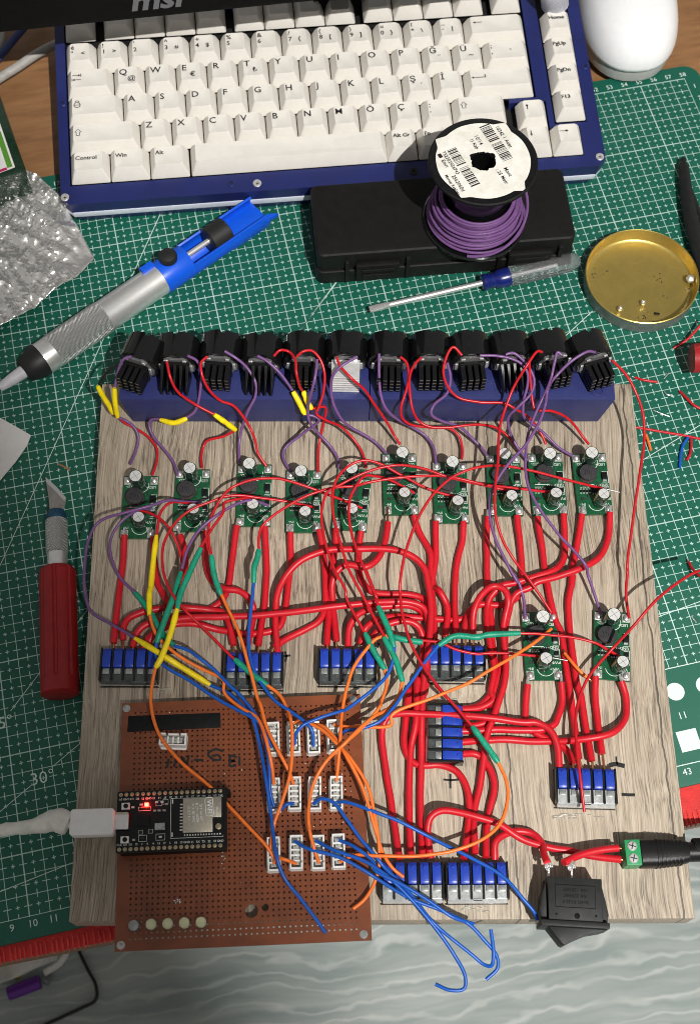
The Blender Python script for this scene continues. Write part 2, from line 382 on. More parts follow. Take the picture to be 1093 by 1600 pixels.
def floor_mat():
    m, nt, b, N, L, ma = nodes_of('floor_grey', 0.6)
    tc = N('ShaderNodeTexCoord')
    n0 = N('ShaderNodeTexNoise'); n0.inputs['Scale'].default_value = 8; n0.inputs['Detail'].default_value = 4; L(tc.outputs['Object'], n0.inputs['Vector'])
    off = N('ShaderNodeVectorMath', operation='SCALE'); L(n0.outputs['Color'], off.inputs[0]); off.inputs['Scale'].default_value = 0.042
    ad = N('ShaderNodeVectorMath', operation='ADD'); L(tc.outputs['Object'], ad.inputs[0]); L(off.outputs[0], ad.inputs[1])
    n1 = N('ShaderNodeTexNoise'); n1.inputs['Scale'].default_value = 30; n1.inputs['Detail'].default_value = 3
    mp = N('ShaderNodeMapping'); mp.inputs['Scale'].default_value = (0.4, 1, 1); L(ad.outputs[0], mp.inputs['Vector']); L(mp.outputs[0], n1.inputs['Vector'])
    sp = N('ShaderNodeSeparateXYZ'); L(ad.outputs[0], sp.inputs[0])
    ph = ma('ADD', ma('MULTIPLY', sp.outputs['Y'], 74.0), ma('MULTIPLY', n1.outputs['Fac'], 3.4))
    fr = ma('ABSOLUTE', ma('SUBTRACT', ma('FRACT', ph), 0.5))
    ln = N('ShaderNodeMapRange'); ln.interpolation_type = 'SMOOTHSTEP'; L(fr, ln.inputs[0]); ln.inputs[1].default_value = 0.2; ln.inputs[2].default_value = 0.0
    big = N('ShaderNodeTexNoise'); big.inputs['Scale'].default_value = 1; big.inputs['Detail'].default_value = 3; mpb = N('ShaderNodeMapping'); mpb.inputs['Scale'].default_value = (9, 95, 1); L(ad.outputs[0], mpb.inputs['Vector']); L(mpb.outputs[0], big.inputs['Vector'])
    bm_ = N('ShaderNodeMapRange'); L(big.outputs['Fac'], bm_.inputs[0]); bm_.inputs[1].default_value = 0.35; bm_.inputs[2].default_value = 0.65
    base = N('ShaderNodeMix', data_type='RGBA'); L(bm_.outputs[0], base.inputs[0]); base.inputs[6].default_value = (0.215, 0.262, 0.256, 1); base.inputs[7].default_value = (0.33, 0.365, 0.352, 1)
    gap = N('ShaderNodeTexNoise'); gap.inputs['Scale'].default_value = 20; L(tc.outputs['Object'], gap.inputs['Vector'])
    gm = N('ShaderNodeMapRange'); L(gap.outputs['Fac'], gm.inputs[0]); gm.inputs[1].default_value = 0.3; gm.inputs[2].default_value = 0.6; gm.inputs[3].default_value = 0.25
    mx = N('ShaderNodeMix', data_type='RGBA'); L(ma('MULTIPLY', ma('MULTIPLY', ln.outputs[0], gm.outputs[0]), 0.5), mx.inputs[0]); L(base.outputs[2], mx.inputs[6]); mx.inputs[7].default_value = (0.56, 0.585, 0.57, 1)
    L(mx.outputs[2], b.inputs['Base Color'])
floor_mat()

def foil_mat():
    m, nt, b, N, L, ma = nodes_of('foil', 0.27)
    b.inputs['Metallic'].default_value = 0.8; b.inputs['Base Color'].default_value = (0.78, 0.77, 0.75, 1)
    tc = N('ShaderNodeTexCoord'); v = N('ShaderNodeTexNoise'); v.inputs['Scale'].default_value = 70; v.inputs['Detail'].default_value = 4
    v.inputs['Distortion'].default_value = 1.2; L(tc.outputs['Object'], v.inputs['Vector'])
    bp = N('ShaderNodeBump'); bp.inputs['Strength'].default_value = 0.12; bp.inputs['Distance'].default_value = 0.002
    L(v.outputs['Fac'], bp.inputs['Height']); L(bp.outputs[0], b.inputs['Normal'])
foil_mat()

def knurl_mat():
    m, nt, b, N, L, ma = nodes_of('knurled', 0.32)
    b.inputs['Metallic'].default_value = 0.7; b.inputs['Base Color'].default_value = (0.78, 0.78, 0.77, 1)
    tc = N('ShaderNodeTexCoord'); sp = N('ShaderNodeSeparateXYZ'); L(tc.outputs['Object'], sp.inputs[0])
    an = ma('ARCTAN2', sp.outputs['Y'], sp.outputs['Z'])
    a = ma('MULTIPLY', an, 36.0); z = ma('MULTIPLY', sp.outputs['X'], 3600.0)
    h = ma('ADD', ma('ABSOLUTE', ma('SINE', ma('ADD', a, z))), ma('ABSOLUTE', ma('SINE', ma('SUBTRACT', a, z))))
    bp = N('ShaderNodeBump'); bp.inputs['Strength'].default_value = 0.9; bp.inputs['Distance'].default_value = 0.0006
    L(h, bp.inputs['Height']); L(bp.outputs[0], b.inputs['Normal'])
knurl_mat()

# ------------------------------------------------------------------ setting: floor, table, mats
MATO = Vector((-350.78, 471.30, 0)); MATR = 14.0561
g = G(); g.bb(-1600, 1600, -1200, 1600, -460, -450)
fl = g.build('floor', 'floor_grey'); fl['kind'] = 'structure'; fl.rotation_euler = (0, 0, R(9))
g = G(); g.bb(-300, 900, -443, 430, -26, 0)
tb = thing('table', 'brown oak table top under the cutting mat and the keyboard', 'table', MATO + Vector((0, 0, -4.5)), MATR - 1.9)
g.build('table_top', 'table_wood', tb, bevel=1.5)
for x, y in ((-250, -380), (840, -380), (-250, 380), (840, 380)):
    g = G(); g.bb(x - 22, x + 22, y - 22, y + 22, -445.4, -26.1); g.build('leg', 'table_wood', tb, bevel=1.5)

rc = thing('red_place_mat', 'red fabric mat with a stitched edge peeping out below the cutting mat', 'place mat', MATO + Vector((0, 0, -4.4)), MATR - 1.9)
g = G(); g.bb(-40, 640, -444.5, -380, 0, 1.3); g.build('fabric', 'red_cloth', rc, bevel=0.4)
g = G()
for i in range(270):
    x = -40 + i * 2.5 + random.uniform(-.5, .5); w = random.uniform(.5, .95)
    g.tube([(x, -438.5 + random.uniform(-1, 1), 1.1), (x + .2, -439.5, 1.6), (x + .3, -442, 1.65), (x + .2, -444.7, 1.2), (x + .2, -445.0, 0.2)], w / 2 + .15, 5)
o = g.build('stitching', 'red_stitch', rc); o['kind'] = 'stuff'

cm = thing('cutting_mat', 'green self healing cutting mat printed with a white centimetre grid', 'cutting mat', MATO, MATR)
g = G(); g.prism(rrect(602, 451, 10, 6, 290, -215), -3, 0); g.build('mat_sheet', 'mat_green', cm, bevel=0.3)
g = G()
Z = 0.12
def ang(a, b, w=0.36): stroke(g, [(a[0] * 10, -a[1] * 10), (b[0] * 10, -b[1] * 10)], w, Z)
ang((6.9, 31.1), (24.85, 0.0)); ang((0, 43), (20, 39.7)); ang((0, 43), (10.95, 36.69)); ang((11.97, 36.06), (30, 25.65))
ang((0, 43), (9.2, 33.8)); ang((10.3, 32.7), (40.5, 2.5)); ang((46.5, 26.05), (58, 21.9)); ang((38, 36), (58, 33.3)); ang((29.44, 13.57), (35, 7.9)); ang((46.74, 15.92), (38, 21.5))
ang((22, 43), (58, 43), 0.45); ang((22, 38), (58, 38), 0.45)
def mtx(s, x, y, size, rz=0, al='CENTER'): put_text(g, s, size, T(x * 10, -y * 10, Z, rz), al)
for i in range(0, 59):
    mtx(str(i), i - (0.0), -0.33, 4.6 if i < 45 else 4.4)
    mtx(str(i), i + 0.12, 43.38, 4.9)
for i in range(1, 44): mtx(str(i), 58.45, i - 0.25, 4.6); mtx(str(i), -0.45, i, 4.6)
mtx('30°', 11.45, 36.5, 9); mtx('45°', 9.75, 33.25, 9); mtx('60°', 18.2, 10.3, 9)
for k in range(8):
    x = 43.9 + k * 1.62
    g.flat(circ(4.75, 28, x * 10, -392.6), Z); g.flat([(x * 10 - 7.0 + dx, -418.5 + dy) for dx, dy in ((0, -5.4), (10.7, -5.4), (10.7, 5.4), (0, 5.4))], Z)
    mtx(str(11 + k), x - 0.05, 40.56, 5.2)
g.build('printed_marks', 'mat_print', cm)

# ------------------------------------------------------------------ unseen shade added to block the lamp over the lower left
LB = LAMP / MM
def tang(u, v):
    p = P(u, v, 12); return Vector(((p.x - LB.x) / (LB.z - p.z), (p.y - LB.y) / (LB.z - p.z)))
tA, tB = tang(470, 1400), tang(100, 600)  # two points on the soft shadow edge the added rim is shaped to cast
dd = (tB - tA).normalized(); nn = Vector((dd.y, -dd.x))
if nn.dot(tang(900, 900) - tA) < 0: nn = -nn
e_ = 360.0; m_ = (tA + tB) / 2 * e_
rim = [m_ - dd * 300 - nn * 0, m_ + dd * 300, m_ + dd * 300 + nn * 600, m_ - dd * 300 + nn * 600]
top = [Vector((a, b)) for a, b in ((-95, -95), (-95, 95), (95, 95), (95, -95))]
cc = m_ + nn * 300
top = [cc * .12 + (p - cc).normalized() * 120 for p in rim]
pl_ = thing('light_blocker', 'dark shade added to block light, high above the table and outside the view', 'light blocker', LB)
g = G()
g.loft([[(p.x, p.y, -e_) for p in rim], [(p.x, p.y, 75) for p in top]], cap0=False)
o = g.build('shade', 'matte_black', pl_, smooth=False); md = o.modifiers.new('thickness', 'SOLIDIFY'); md.thickness = .003; md.offset = 0
g = G(); g.tube([(cc.x * .12, cc.y * .12, 75), (cc.x * .12, cc.y * .12, 900)], 4, 8); g.build('cord', 'black_ins', pl_)  # cord and socket are invented to go with the light blocker
g = G(); g.lathe([(16, 25), (18, 40), (18, 74)], 20); g.build('socket', 'black_plastic', pl_)

# ------------------------------------------------------------------ project board
BZ = 18.0
BC = [P(160, 600, BZ), P(985, 600, BZ), P(1085, 1435, BZ), P(108, 1440, BZ)]
bctr = sum(BC, Vector()) / 4
bd = thing('project_board', 'grey brown wood grain board that carries the whole wiring project', 'board', (bctr.x, bctr.y, 0), 1.3)
inv = T(bctr.x, bctr.y, 0, 1.3).inverted()
bl = [inv @ p for p in BC]
g = G(); g.prism([(p.x, p.y) for p in (bl[3], bl[2], bl[1], bl[0])], 0.15, BZ); g.build('plank', 'board_wood', bd, bevel=0.5)
g = G()
def pen(pts, w=1.0):
    q = [inv @ P(u, v, BZ) for u, v in pts]; stroke(g, [(p.x, p.y) for p in catmull(q, 4)], w, BZ + 0.1)
pen([(692, 1218), (704, 1219), (716, 1218)], 1.0); pen([(703, 1209), (703, 1220), (703, 1232)], 1.0)
pen([(440, 1026), (447, 1025), (454, 1024)], 1.1); pen([(445, 1018), (447, 1025), (446, 1034)], 1.1)
pen([(951, 1196), (960, 1194), (975, 1197)], 2.2); pen([(962, 1182), (962, 1188), (964, 1195)], 0.9)
pen([(970, 1241), (980, 1242), (991, 1242)], 1.5); pen([(259, 1016), (267, 1018), (276, 1017)], 2.6)
pen([(583, 1006), (588, 1008), (592, 1009)], 2.6)
g.build('pen_mark', 'ink', bd)
g = G()
for (u, v, n, sp_) in ((690, 1095, 18, 20), (905, 1275, 16, 40), (730, 1420, 16, 40), (250, 1078, 8, 12)):
    for i in range(n):
        p = inv @ P(u + random.uniform(-sp_, sp_), v + random.uniform(-4, 4), BZ); l = random.uniform(.8, 4)
        g.lathe([(0.02, 0.18), (0.5, 0.12), (0.65, 0)], 6, T(p.x, p.y, BZ) @ Matrix.Diagonal((l, random.uniform(.5, .9), 1, 1)))
o = g.build('glue_residue', 'glue', bd); o['kind'] = 'stuff'

# ------------------------------------------------------------------ blue bar with twelve lens modules
def bar(name, label, u0, u1, e0, e1):
    y = 0
    a, b2 = P(u0, 624, 43), P(u1, 624, 43)
    t = thing(name, label, 'lens bar', (a.x, a.y, BZ), math.degrees(math.atan2(b2.y - a.y, b2.x - a.x)), 'halves of the blue printed lens bar')
    L_ = (b2 - a).length
    sec = [(0, 0.1), (0, 25), (27, 25), (27, 0.1)]
    def ring(x, cut):
        return [(x, 0, 0.1 + 0), (x, 0, 25), (x, 27, 25), (x, 27, 0.1)]
    g = G()
    g.loft([[(0 + 4 * e0, 0.0, 0.1), (0, 0, 25), (0, 27, 25), (4 * e0, 27, 0.1)], [(L_ - 5 * e1, 0, 0.1), (L_, 0, 25), (L_ - 0 * e1, 27, 25), (L_ - 5 * e1, 27, 0.1)]])
    g.build('bar_body', 'print_blue', t, bevel=0.5)
    g = G()
    for x in [L_ * k for k in (0.93 if e1 else 0.06,)]:
        g.lathe([(3.6, 25.0), (3.6, 25.5), (2.4, 25.7), (2.3, 25.2), (0.05, 25.2)], 24, T(x, 5, 0), cap0=False)
    g.build('screw_boss', 'print_blue', t)
    return t
bar('lens_bar', 'blue printed lens bar half nearer the craft knife, with a seam at its end', 186, 577.4, 1, 0)
bar('lens_bar', 'blue printed lens bar half nearer the brass lid, with a chamfered end', 578.2, 961, 0, 1)

def lens_module(kind, rim_notch):
    """axis along +Y; origin under the LED plane"""
    t = thing('lens_module', '', 'lens module', (0, 0, 0), 0, 'black LED lens modules in a row on the blue bar')
    up = T(0, 0, 0, 0, -90)      # lathe Z -> +Y
    A = Matrix(((1, 0, 0, 0), (0, 0, 1, 0), (0, -1, 0, 0), (0, 0, 0, 1)))  # (x,y,z)->(x,z,-y)
    # holder: hollow cup with notched rim
    n = 90; g = G(); outer = []; 
    rings = [(10.2, 1.2), (10.6, 2.0), (10.6, 13.0)]
    top = []
    for i in range(n):
        a = 360 * i / n
        nt_ = any(abs((a - c + 180) % 360 - 180) < 6.5 for c in rim_notch)
        top.append(14.0 if nt_ else 15.6)
    def pt(r, i, y): th = 2 * math.pi * i / n; return (r * math.cos(th), y, r * math.sin(th))
    L_ = [[pt(r, i, y) for i in range(n)] for r, y in ((4.5, 1.55), (9.6, 1.6), (10.5, 2.2), (10.6, 9.0))] + [[pt(10.6, i, top[i]) for i in range(n)], [pt(9.5, i, top[i]) for i in range(n)], [pt(9.3, i, 6) for i in range(n)], [pt(7, i, 4) for i in range(n)]]
    g.loft(L_); g.build('lens_holder', 'gloss_black', t, ang=30)
    g = G(); g.loft([[pt(r, i, y) for i in range(n)] for r, y in ((9.2, 6.2), (9.2, 9), (7, 11.5), (3.5, 12.8), (0.1, 13.1))]); g.build('lens', 'clear_plastic', t)
    # star board
    star = []
    for i in range(36):
        a = math.radians(i * 10); r = 10.6 if (i % 6) not in (2, 3, 4) else 9.4
        star.append((r * .86 * math.cos(a), r * .86 * math.sin(a)))
    g = G(); g.prism(star, 0, 1.5, A); g.build('star_board', 'star_grey', t, bevel=0.15)
    g = G()
    for a in (-1, 1):
        for dz in (5.5,):
            g.box((a * 4.6, -0.3, 7.4), (2.2, .9, 1.2)); g.box((a * 7.6, -0.5, 2.0), (1.6, 1.0, 5.0))
    g.build('solder_tab', 'tin', t, bevel=0.4)
    ms = 'white_alu' if kind == 'white' else 'anodised_black'
    g = G()
    if kind == 'fins':
        g.bb(-7, 7, -2, -0.15, -7, 7)
        for k in range(5):
            x = -6.2 + k * 3.1
            g.loft([[(x - .9, -2, -6.5), (x + .9, -2, -6.5), (x + .9, -2, 6.8), (x - .9, -2, 6.8)], [(x - .35, -13.5, -4), (x + .35, -13.5, -4), (x + .35, -13.5, 1.0), (x - .35, -13.5, 1.0)]])
        g.build('heatsink', ms, t, bevel=0.2, seg=1)
    elif kind == 'white':
        g.bb(-7, 7, -2, -0.15, -7, 7)
        for k in range(7): g.bb(-7, 7, -11, -2, -7 + k * 2.15, -5.9 + k * 2.15)
        g.build('heatsink', ms, t, bevel=0.15, seg=1)
    else:
        g.bb(-6.4, 6.4, -2, -0.15, -6.2, 5.4)
        for i in range(4):
            for k in range(4): 
                x, z = -4.9 + i * 3.27, -4.9 + k * 3.0
                g.bb(x - 1.1, x + 1.1, -11.0, -2, z - .95, z + .95)
        g.build('heatsink', ms, t, bevel=0.15, seg=1)
        g = G()
        for i in range(4):
            for k in range(4):
                x, z = -4.9 + i * 3.27, -4.9 + k * 3.0
                g.bb(x - .95, x + .95, -11.12, -11.01, z + 0.5, z + 0.82)
        g.build('machined_edges', 'anodised_edge', t)
    return t
LENS = [(212, 566, -18, 'pins'), (274, 566, -2, 'fins'), (341, 563, -3, 'pins'), (406, 567, -1, 'fins'), (474, 564, 0, 'pins'), (540, 563, 0, 'white'), (607, 564, 0, 'pins'), (673, 563, 1, 'pins'), (737, 563, 6, 'pins'), (802, 563, 8, 'fins'), (867, 560, 14, 'pins'), (931, 561, 19, 'pins')]
LENSTXT = ['pinned heatsink tilted at the knife end of the bar', 'plain fins, second from the knife end', 'pinned heatsink, third from the knife end', 'plain fins, next to the yellow sleeved wire pair', 'pinned heatsink, beside the white heatsink and nearer the knife',
 'white finned heatsink, the only white one', 'pinned heatsink, beside the white heatsink and nearer the lid', 'pinned heatsink, fifth from the brass lid end', 'pinned heatsink, fourth from the brass lid end', 'plain fins, third from the brass lid end', 'pinned heatsink, second from the brass lid end', 'pinned heatsink, tilted at the brass lid end']
protos = {}
for i, (u, v, rz, k) in enumerate(LENS):
    p = P(u, v, 57.3)
    if k in protos: o = copy_tree(protos[k])
    else: o = protos[k] = lens_module(k, (84,) if k != 'fins' else (97,))
    o.location = Vector((p.x, p.y, 50.8)) * MM; o.rotation_euler = (R(0), 0, R(rz))
    o['label'] = 'black lens module with ' + LENSTXT[i]; o.scale = (1.07, 1.04, 1.07)

# ------------------------------------------------------------------ driver boards
def driver():
    t = thing('driver_board', '', 'circuit board', (0, 0, 0), 0, 'green LED driver boards wired on the wood')
    w, l = 18.6, 36.5; X = lambda f: (f - .5) * w; Y = lambda f: (.5 - f) * l; z0, z1 = 1.0, 2.6
    g = G(); g.bb(-w / 2, w / 2, -l / 2, l / 2, z0, z1); g.build('circuit_board', 'pcb_green', t, bevel=0.1, seg=1)
    for nm, fx, fy in (('pad', .12, .08), ('pad', .88, .08), ('pad', .13, .93), ('pad', .88, .93)):
        g = G(); g.bb(X(fx) - 1.9, X(fx) + 1.9, Y(fy) - 2.2, Y(fy) + 2.2, z1, z1 + .12)
        g.lathe([(1.75, 0), (1.7, .5), (1.2, 1.25), (.5, 1.7), (.05, 1.8)], 12, T(X(fx), Y(fy), z1) @ Matrix.Diagonal((1, 1.15, 1, 1)))
        g.build('solder_pad', 'tin', t)
    for fx, fy, h, r, lean in ((.50, .15, 13.5, 3.7, (4, -4)), (.56, .81, 11.0, 3.5, (-3, 3))):
        M = T(X(fx), Y(fy), z1, 0, lean[0], lean[1])
        g = G(); g.lathe([(r - .2, .1), (r, .5), (r, 1.4), (r - .35, 2.0), (r, 2.6), (r, h - .8), (r - .25, h - .2), (r - .6, h)], 28, M); cpp = g.build('capacitor', 'cap_sleeve', t)
        g = G(); g.lathe([(r - .62, h - .02), (r - .62, h + .05), (0.05, h + .06)], 24, M); ct = g.build('can_top', 'cap_top', cpp)
        g = G()
        for a in (35, 125): stroke(g, [(-(r - .9) * math.cos(R(a)), -(r - .9) * math.sin(R(a))), ((r - .9) * math.cos(R(a)), (r - .9) * math.sin(R(a)))], .22, h + .1, M)
        g.build('vent_score', 'contact_metal', cpp)
        g = G()
        nn = 6
        arc = [(r + .03) for _ in range(nn)]
        vs = []; fs = []
        for k in range(nn + 1):
            a = R(168 + 26 * k / nn)
            vs += [((r + .04) * math.cos(a), (r + .04) * math.sin(a), 2.7), ((r + .04) * math.cos(a), (r + .04) * math.sin(a), h - .8), ((r - .5) * math.cos(a), (r - .5) * math.sin(a), h + .04)]
        for k in range(nn):
            fs += [(3 * k, 3 * k + 3, 3 * k + 4, 3 * k + 1), (3 * k + 1, 3 * k + 4, 3 * k + 5, 3 * k + 2)]
        g.add(vs, fs, M); g.build('polarity_stripe', 'cap_gold', cpp)
    M = T(X(.38), Y(.375), z1)
    g = G(); g.prism([(4.9 * math.cos(R(a)), 4.9 * math.sin(R(a))) for a in range(0, 360, 15)], .1, 1.0, M)
    g.prism([(4.75 * math.cos(R(a)) * (1 if a % 45 else 1.0), 4.75 * math.sin(R(a))) for a in range(0, 360, 15)], 3.4, 4.6, M); ind = g.build('inductor', 'ferrite', t, bevel=0.3)
    g = G(); g.lathe([(3.9, 1.0), (4.15, 1.6), (4.1, 2.8), (3.9, 3.4)], 24, M); g.build('winding', 'copper', ind)
    g = G(); put_text(g, '101', 3.4, M @ T(0, 0, 4.68, 180), 'CENTER'); g.build('marking', 'ferrite_mark', ind)
    g = G(); g.bb(X(.80), X(.95), Y(.45), Y(.34), z1, z1 + 1.9); dd = g.build('diode', 'black_plastic', t, bevel=0.15)
    g = G(); g.bb(X(.82), X(.93), Y(.47), Y(.32), z1, z1 + .5); g.build('lead', 'tin', dd)
    g = G(); g.bb(X(.82), X(.94), Y(.645), Y(.585), z1, z1 + .7); rr = g.build('resistor', 'black_plastic', t, bevel=0.08)
    g = G(); g.bb(X(.82), X(.94), Y(.575), Y(.56), z1, z1 + .5); g.bb(X(.82), X(.94), Y(.665), Y(.65), z1, z1 + .5); g.build('lead', 'tin', rr)
    g = G(); g.bb(X(.46), X(.70), Y(.655), Y(.555), z1 + .1, z1 + 1.6); ic = g.build('driver_chip', 'black_plastic', t, bevel=0.12)
    g = G()
    for k in range(4):
        for yy in (.54, .67): g.bb(X(.475 + k * .065), X(.475 + k * .065) + .5, Y(yy) - .45, Y(yy) + .45, z1, z1 + .5)
    g.build('lead', 'tin', ic)
    for k in range(4):
        g = G(); x = X(.12 + k * .085); g.bb(x, x + .95, Y(.645), Y(.60), z1, z1 + .55); r_ = g.build('resistor', 'black_plastic', t, bevel=0.06, seg=1)
        g = G(); g.bb(x, x + .95, Y(.60), Y(.585), z1, z1 + .5); g.bb(x, x + .95, Y(.66), Y(.645), z1, z1 + .5); g.build('lead', 'tin', r_)
    for fx, fy, a_ in ((.16, .50, 1), (.25, .50, 1), (.66, .50, 0), (.70, .28, 0), (.16, .74, 0), (.24, .745, 1), (.34, .70, 0), (.78, .70, 1)):
        w_, h_ = (1.5, .8) if a_ else (.8, 1.5); g = G(); g.bb(X(fx) - w_ / 2, X(fx) + w_ / 2, Y(fy) - h_ / 2, Y(fy) + h_ / 2, z1, z1 + .6); g.build('chip_part', 'ferrite' if (fx * 100) % 2 < 1 else 'contact_metal', t, bevel=.06, seg=1)
    g = G(); zz = z1 + .06
    put_text(g, 'LED+', 2.2, T(X(.80), Y(.185), zz, 180), 'CENTER'); put_text(g, 'LED-', 2.2, T(X(.20), Y(.175), zz, 180), 'CENTER')
    put_text(g, 'VIN+', 2.2, T(X(.80), Y(.84), zz, 180), 'CENTER'); put_text(g, 'IN-', 2.2, T(X(.16), Y(.835), zz, 180), 'CENTER')
    put_text(g, 'PWM', 2.3, T(X(.84), Y(.745), zz, 180), 'CENTER'); put_text(g, 'GND', 2.1, T(X(.84), Y(.525), zz, 180), 'CENTER')
    stroke(g, [(X(.82), Y(.305)), (X(.985), Y(.305)), (X(.985), Y(.495)), (X(.80), Y(.495))], .28, zz)
    stroke(g, [(X(.78), Y(.555)), (X(.97), Y(.555)), (X(.97), Y(.685)), (X(.80), Y(.685))], .28, zz)
    stroke(g, [(X(.14), Y(.515)), (X(.55), Y(.515))], .35, zz)
    stroke(g, [(X(.56) + 4.4 * math.cos(R(a)), Y(.82) + 4.4 * math.sin(R(a))) for a in range(190, 350, 12)], .32, zz)
    stroke(g, [(X(.50) + 4.4 * math.cos(R(a)), Y(.15) + 4.4 * math.sin(R(a))) for a in range(-80, 20, 12)], .32, zz)
    for k in range(3): put_text(g, 'R' + str(k + 1), 1.3, T(X(.16 + k * .1), Y(.56), zz, 180), 'CENTER')
    g.build('silkscreen', 'silk', t)
    return t
DRV = [((190, 745), (246.5, 745), (246.5, 840), (188.6, 840)), ((271, 732), (326, 732), (329, 832), (272, 832)), ((369.4, 725.5), (426.6, 725.5), (425.5, 822.7), (366, 822.7)),
 ((448.4, 738.5), (502, 738.5), (499.8, 828.4), (445, 828.4)), ((526, 732), (580, 739), (575.3, 827), (518, 824)), ((597.4, 710.6), (651, 709.4), (653.5, 803), (596, 803)), ((674, 724), (730, 724), (732.4, 814.7), (677.5, 814.7)),
 ((757.6, 711.7), (815, 712), (817, 804), (760, 804)), ((824.6, 709), (878, 709), (886, 802), (829, 804)), ((892, 710.6), (948, 710.6), (957, 800), (900, 803)), ((812.6, 955.5), (872, 955.5), (881, 1063), (817, 1064)), ((927, 955.5), (988.7, 961), (982, 1063), (923.5, 1058))]
DR0 = driver()
for i, c in enumerate(DRV):
    tl, tr, br, b_ = [P(u, v, BZ + 2.6) for u, v in c]
    ctr = (tl + tr + br + b_) / 4; d = (tr - tl + br - b_)
    o = DR0 if i == 0 else copy_tree(DR0)
    o.location = Vector((ctr.x, ctr.y, BZ)) * MM; o.rotation_euler = (0, 0, math.atan2(d.y, d.x))
    for c in o.children:
        if c.name.split('.')[0] in ('capacitor', 'inductor') and i: c.location = Vector((random.uniform(-.5, .5), random.uniform(-.5, .5), 0)) * MM; c.rotation_euler = (R(random.uniform(-3, 3)), R(random.uniform(-3, 3)), R(random.uniform(-5, 5)))
    o['label'] = ('green driver board, %s from the craft knife in the upper row' % ORD[i]) if i < 10 else ('green driver board of the lower pair, beside the long green sleeve' if i == 10 else 'green driver board of the lower pair, nearer the edge of the wood')

# ------------------------------------------------------------------ lever connectors
def connector():
    t = thing('lever_connector', '', 'wire connector', (0, 0, 0), 0, 'five lever wire connectors glued to the wood')
    w = 29.5
    g = G(); pr = [(-9.2, 0.1), (-9.2, 4.2), (-7.6, 6.0), (-1.2, 6.4), (-1.2, 1.8), (9.2, 1.8), (9.2, 0.1)]
    g.loft([[(-w / 2 + .9, y, z) for y, z in pr], [(w / 2 - .9, y, z) for y, z in pr]]); g.build('front_housing', 'smoke_clear', t, bevel=0.35)
    g = G()
    for k in range(6):
        x = -w / 2 + .45 + k * (w - .9) / 5
        g.bb(x - .45, x + .45, -7.8, 9.3, .2, 7.6 if k in (0, 5) else 7.2)
    g.bb(-w / 2, w / 2, 8.4, 9.4, .2, 3.0); g.bb(-w / 2, w / 2, -9.45, -9.25, 0.15, 1.6)
    g.build('partition', 'smoke_dark', t, bevel=0.25)
    g = G()
    for k in range(5):
        x = -w / 2 + .45 + (k + .5) * (w - .9) / 5; g.bb(x - 1.7, x + 1.7, -7.0, -1.6, 1.0, 5.0); g.bb(x - 1.6, x + 1.6, -4.2, -1.4, 6.5, 7.0)
    g.bb(-w / 2 + 1.6, w / 2 - 1.6, -8.2, -7.2, 1.5, 3.2)
    g.build('contact_strip', 'contact_metal', t, bevel=0.2)
    for k in range(5):
        x = -w / 2 + .45 + (k + .5) * (w - .9) / 5
        g = G(); pr = [(-1.0, 4.6), (-1.0, 8.2), (0.4, 8.7), (7.4, 8.3), (8.9, 7.2), (9.2, 4.4)]
        g.loft([[(x - 2.1, y, z) for y, z in pr], [(x + 2.1, y, z) for y, z in pr]]); lv = g.build('lever', 'lever_blue', t, bevel=0.35)
        g = G(); g.lathe([(0.75, 7.9), (0.75, 8.55), (0.5, 8.8), (0.05, 8.85)], 10, T(x, 6.6, 0)); g.build('lever_dimple', 'lever_blue', lv)
    g = G(); stroke(g, [(-2, -8.3), (2, -8.3), (2, -7.3), (-2, -7.3), (-2, -8.3)], .25, 6.2); g.build('moulded_mark', 'smoke_dark', t)
    return t
CON = [((203, 1042), 1.0, 'with the yellow sleeves over it, nearest the craft knife'), ((397, 1048), 1.3, 'half hidden by a green sleeve above the brown board'), ((542, 1042), 1.0, 'at the brown perfboard corner with an orange wire across'), ((712, 1037), 0.5, 'under the long green sleeve'),
       ((693, 1146), -90, 'turned on its side above the inked plus sign'), ((914, 1231), -0.5, 'beside the two inked minus strokes'), ((643.5, 1379), 1.5, 'under the blue wire bundle, joined to its neighbour'), ((744.5, 1379), 1.5, 'beside the rocker switch, joined to its neighbour')]
C0 = connector()
for i, ((u, v), rz, s) in enumerate(CON):
    o = C0 if i == 0 else copy_tree(C0)
    p = P(u, v, BZ + 5); o.location = Vector((p.x, p.y, BZ)) * MM; o.rotation_euler = (0, 0, R(rz)); o['label'] = 'blue lever wire connector ' + s
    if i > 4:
        sl_ = [c for c in o.children if c.name.startswith('front_housing')][0].material_slots[0]; sl_.link = 'OBJECT'; sl_.material = MATS['clear_highlight']  # bright sheen on these housings comes from the paler colour

# ------------------------------------------------------------------ perfboard with headers and LEDs
PZ = 23.0; PT = 24.6
pc = [P(190, 1098, PT), P(563, 1085, PT), P(580, 1468, PT), P(180, 1488, PT)]
pctr = sum(pc, Vector()) / 4; prz = math.degrees(math.atan2((pc[1] - pc[0] + pc[2] - pc[3]).y, (pc[1] - pc[0] + pc[2] - pc[3]).x))
pf = thing('perfboard', 'brown perforated prototype board with white headers hanging over the wood edge', 'perfboard', (pctr.x, pctr.y, PZ), prz)
pw = ((pc[1] - pc[0]).length + (pc[2] - pc[3]).length) / 2; ph = ((pc[0] - pc[3]).length + (pc[1] - pc[2]).length) / 2
pinv = T(pctr.x, pctr.y, PZ, prz).inverted()
def pl(u, v, z=PT): return pinv @ P(u, v, z)
pit = 2.54; NX, NY = 42, 43
gx0 = -NX * pit / 2; gy0 = -NY * pit / 2
g = G()
bigs = []
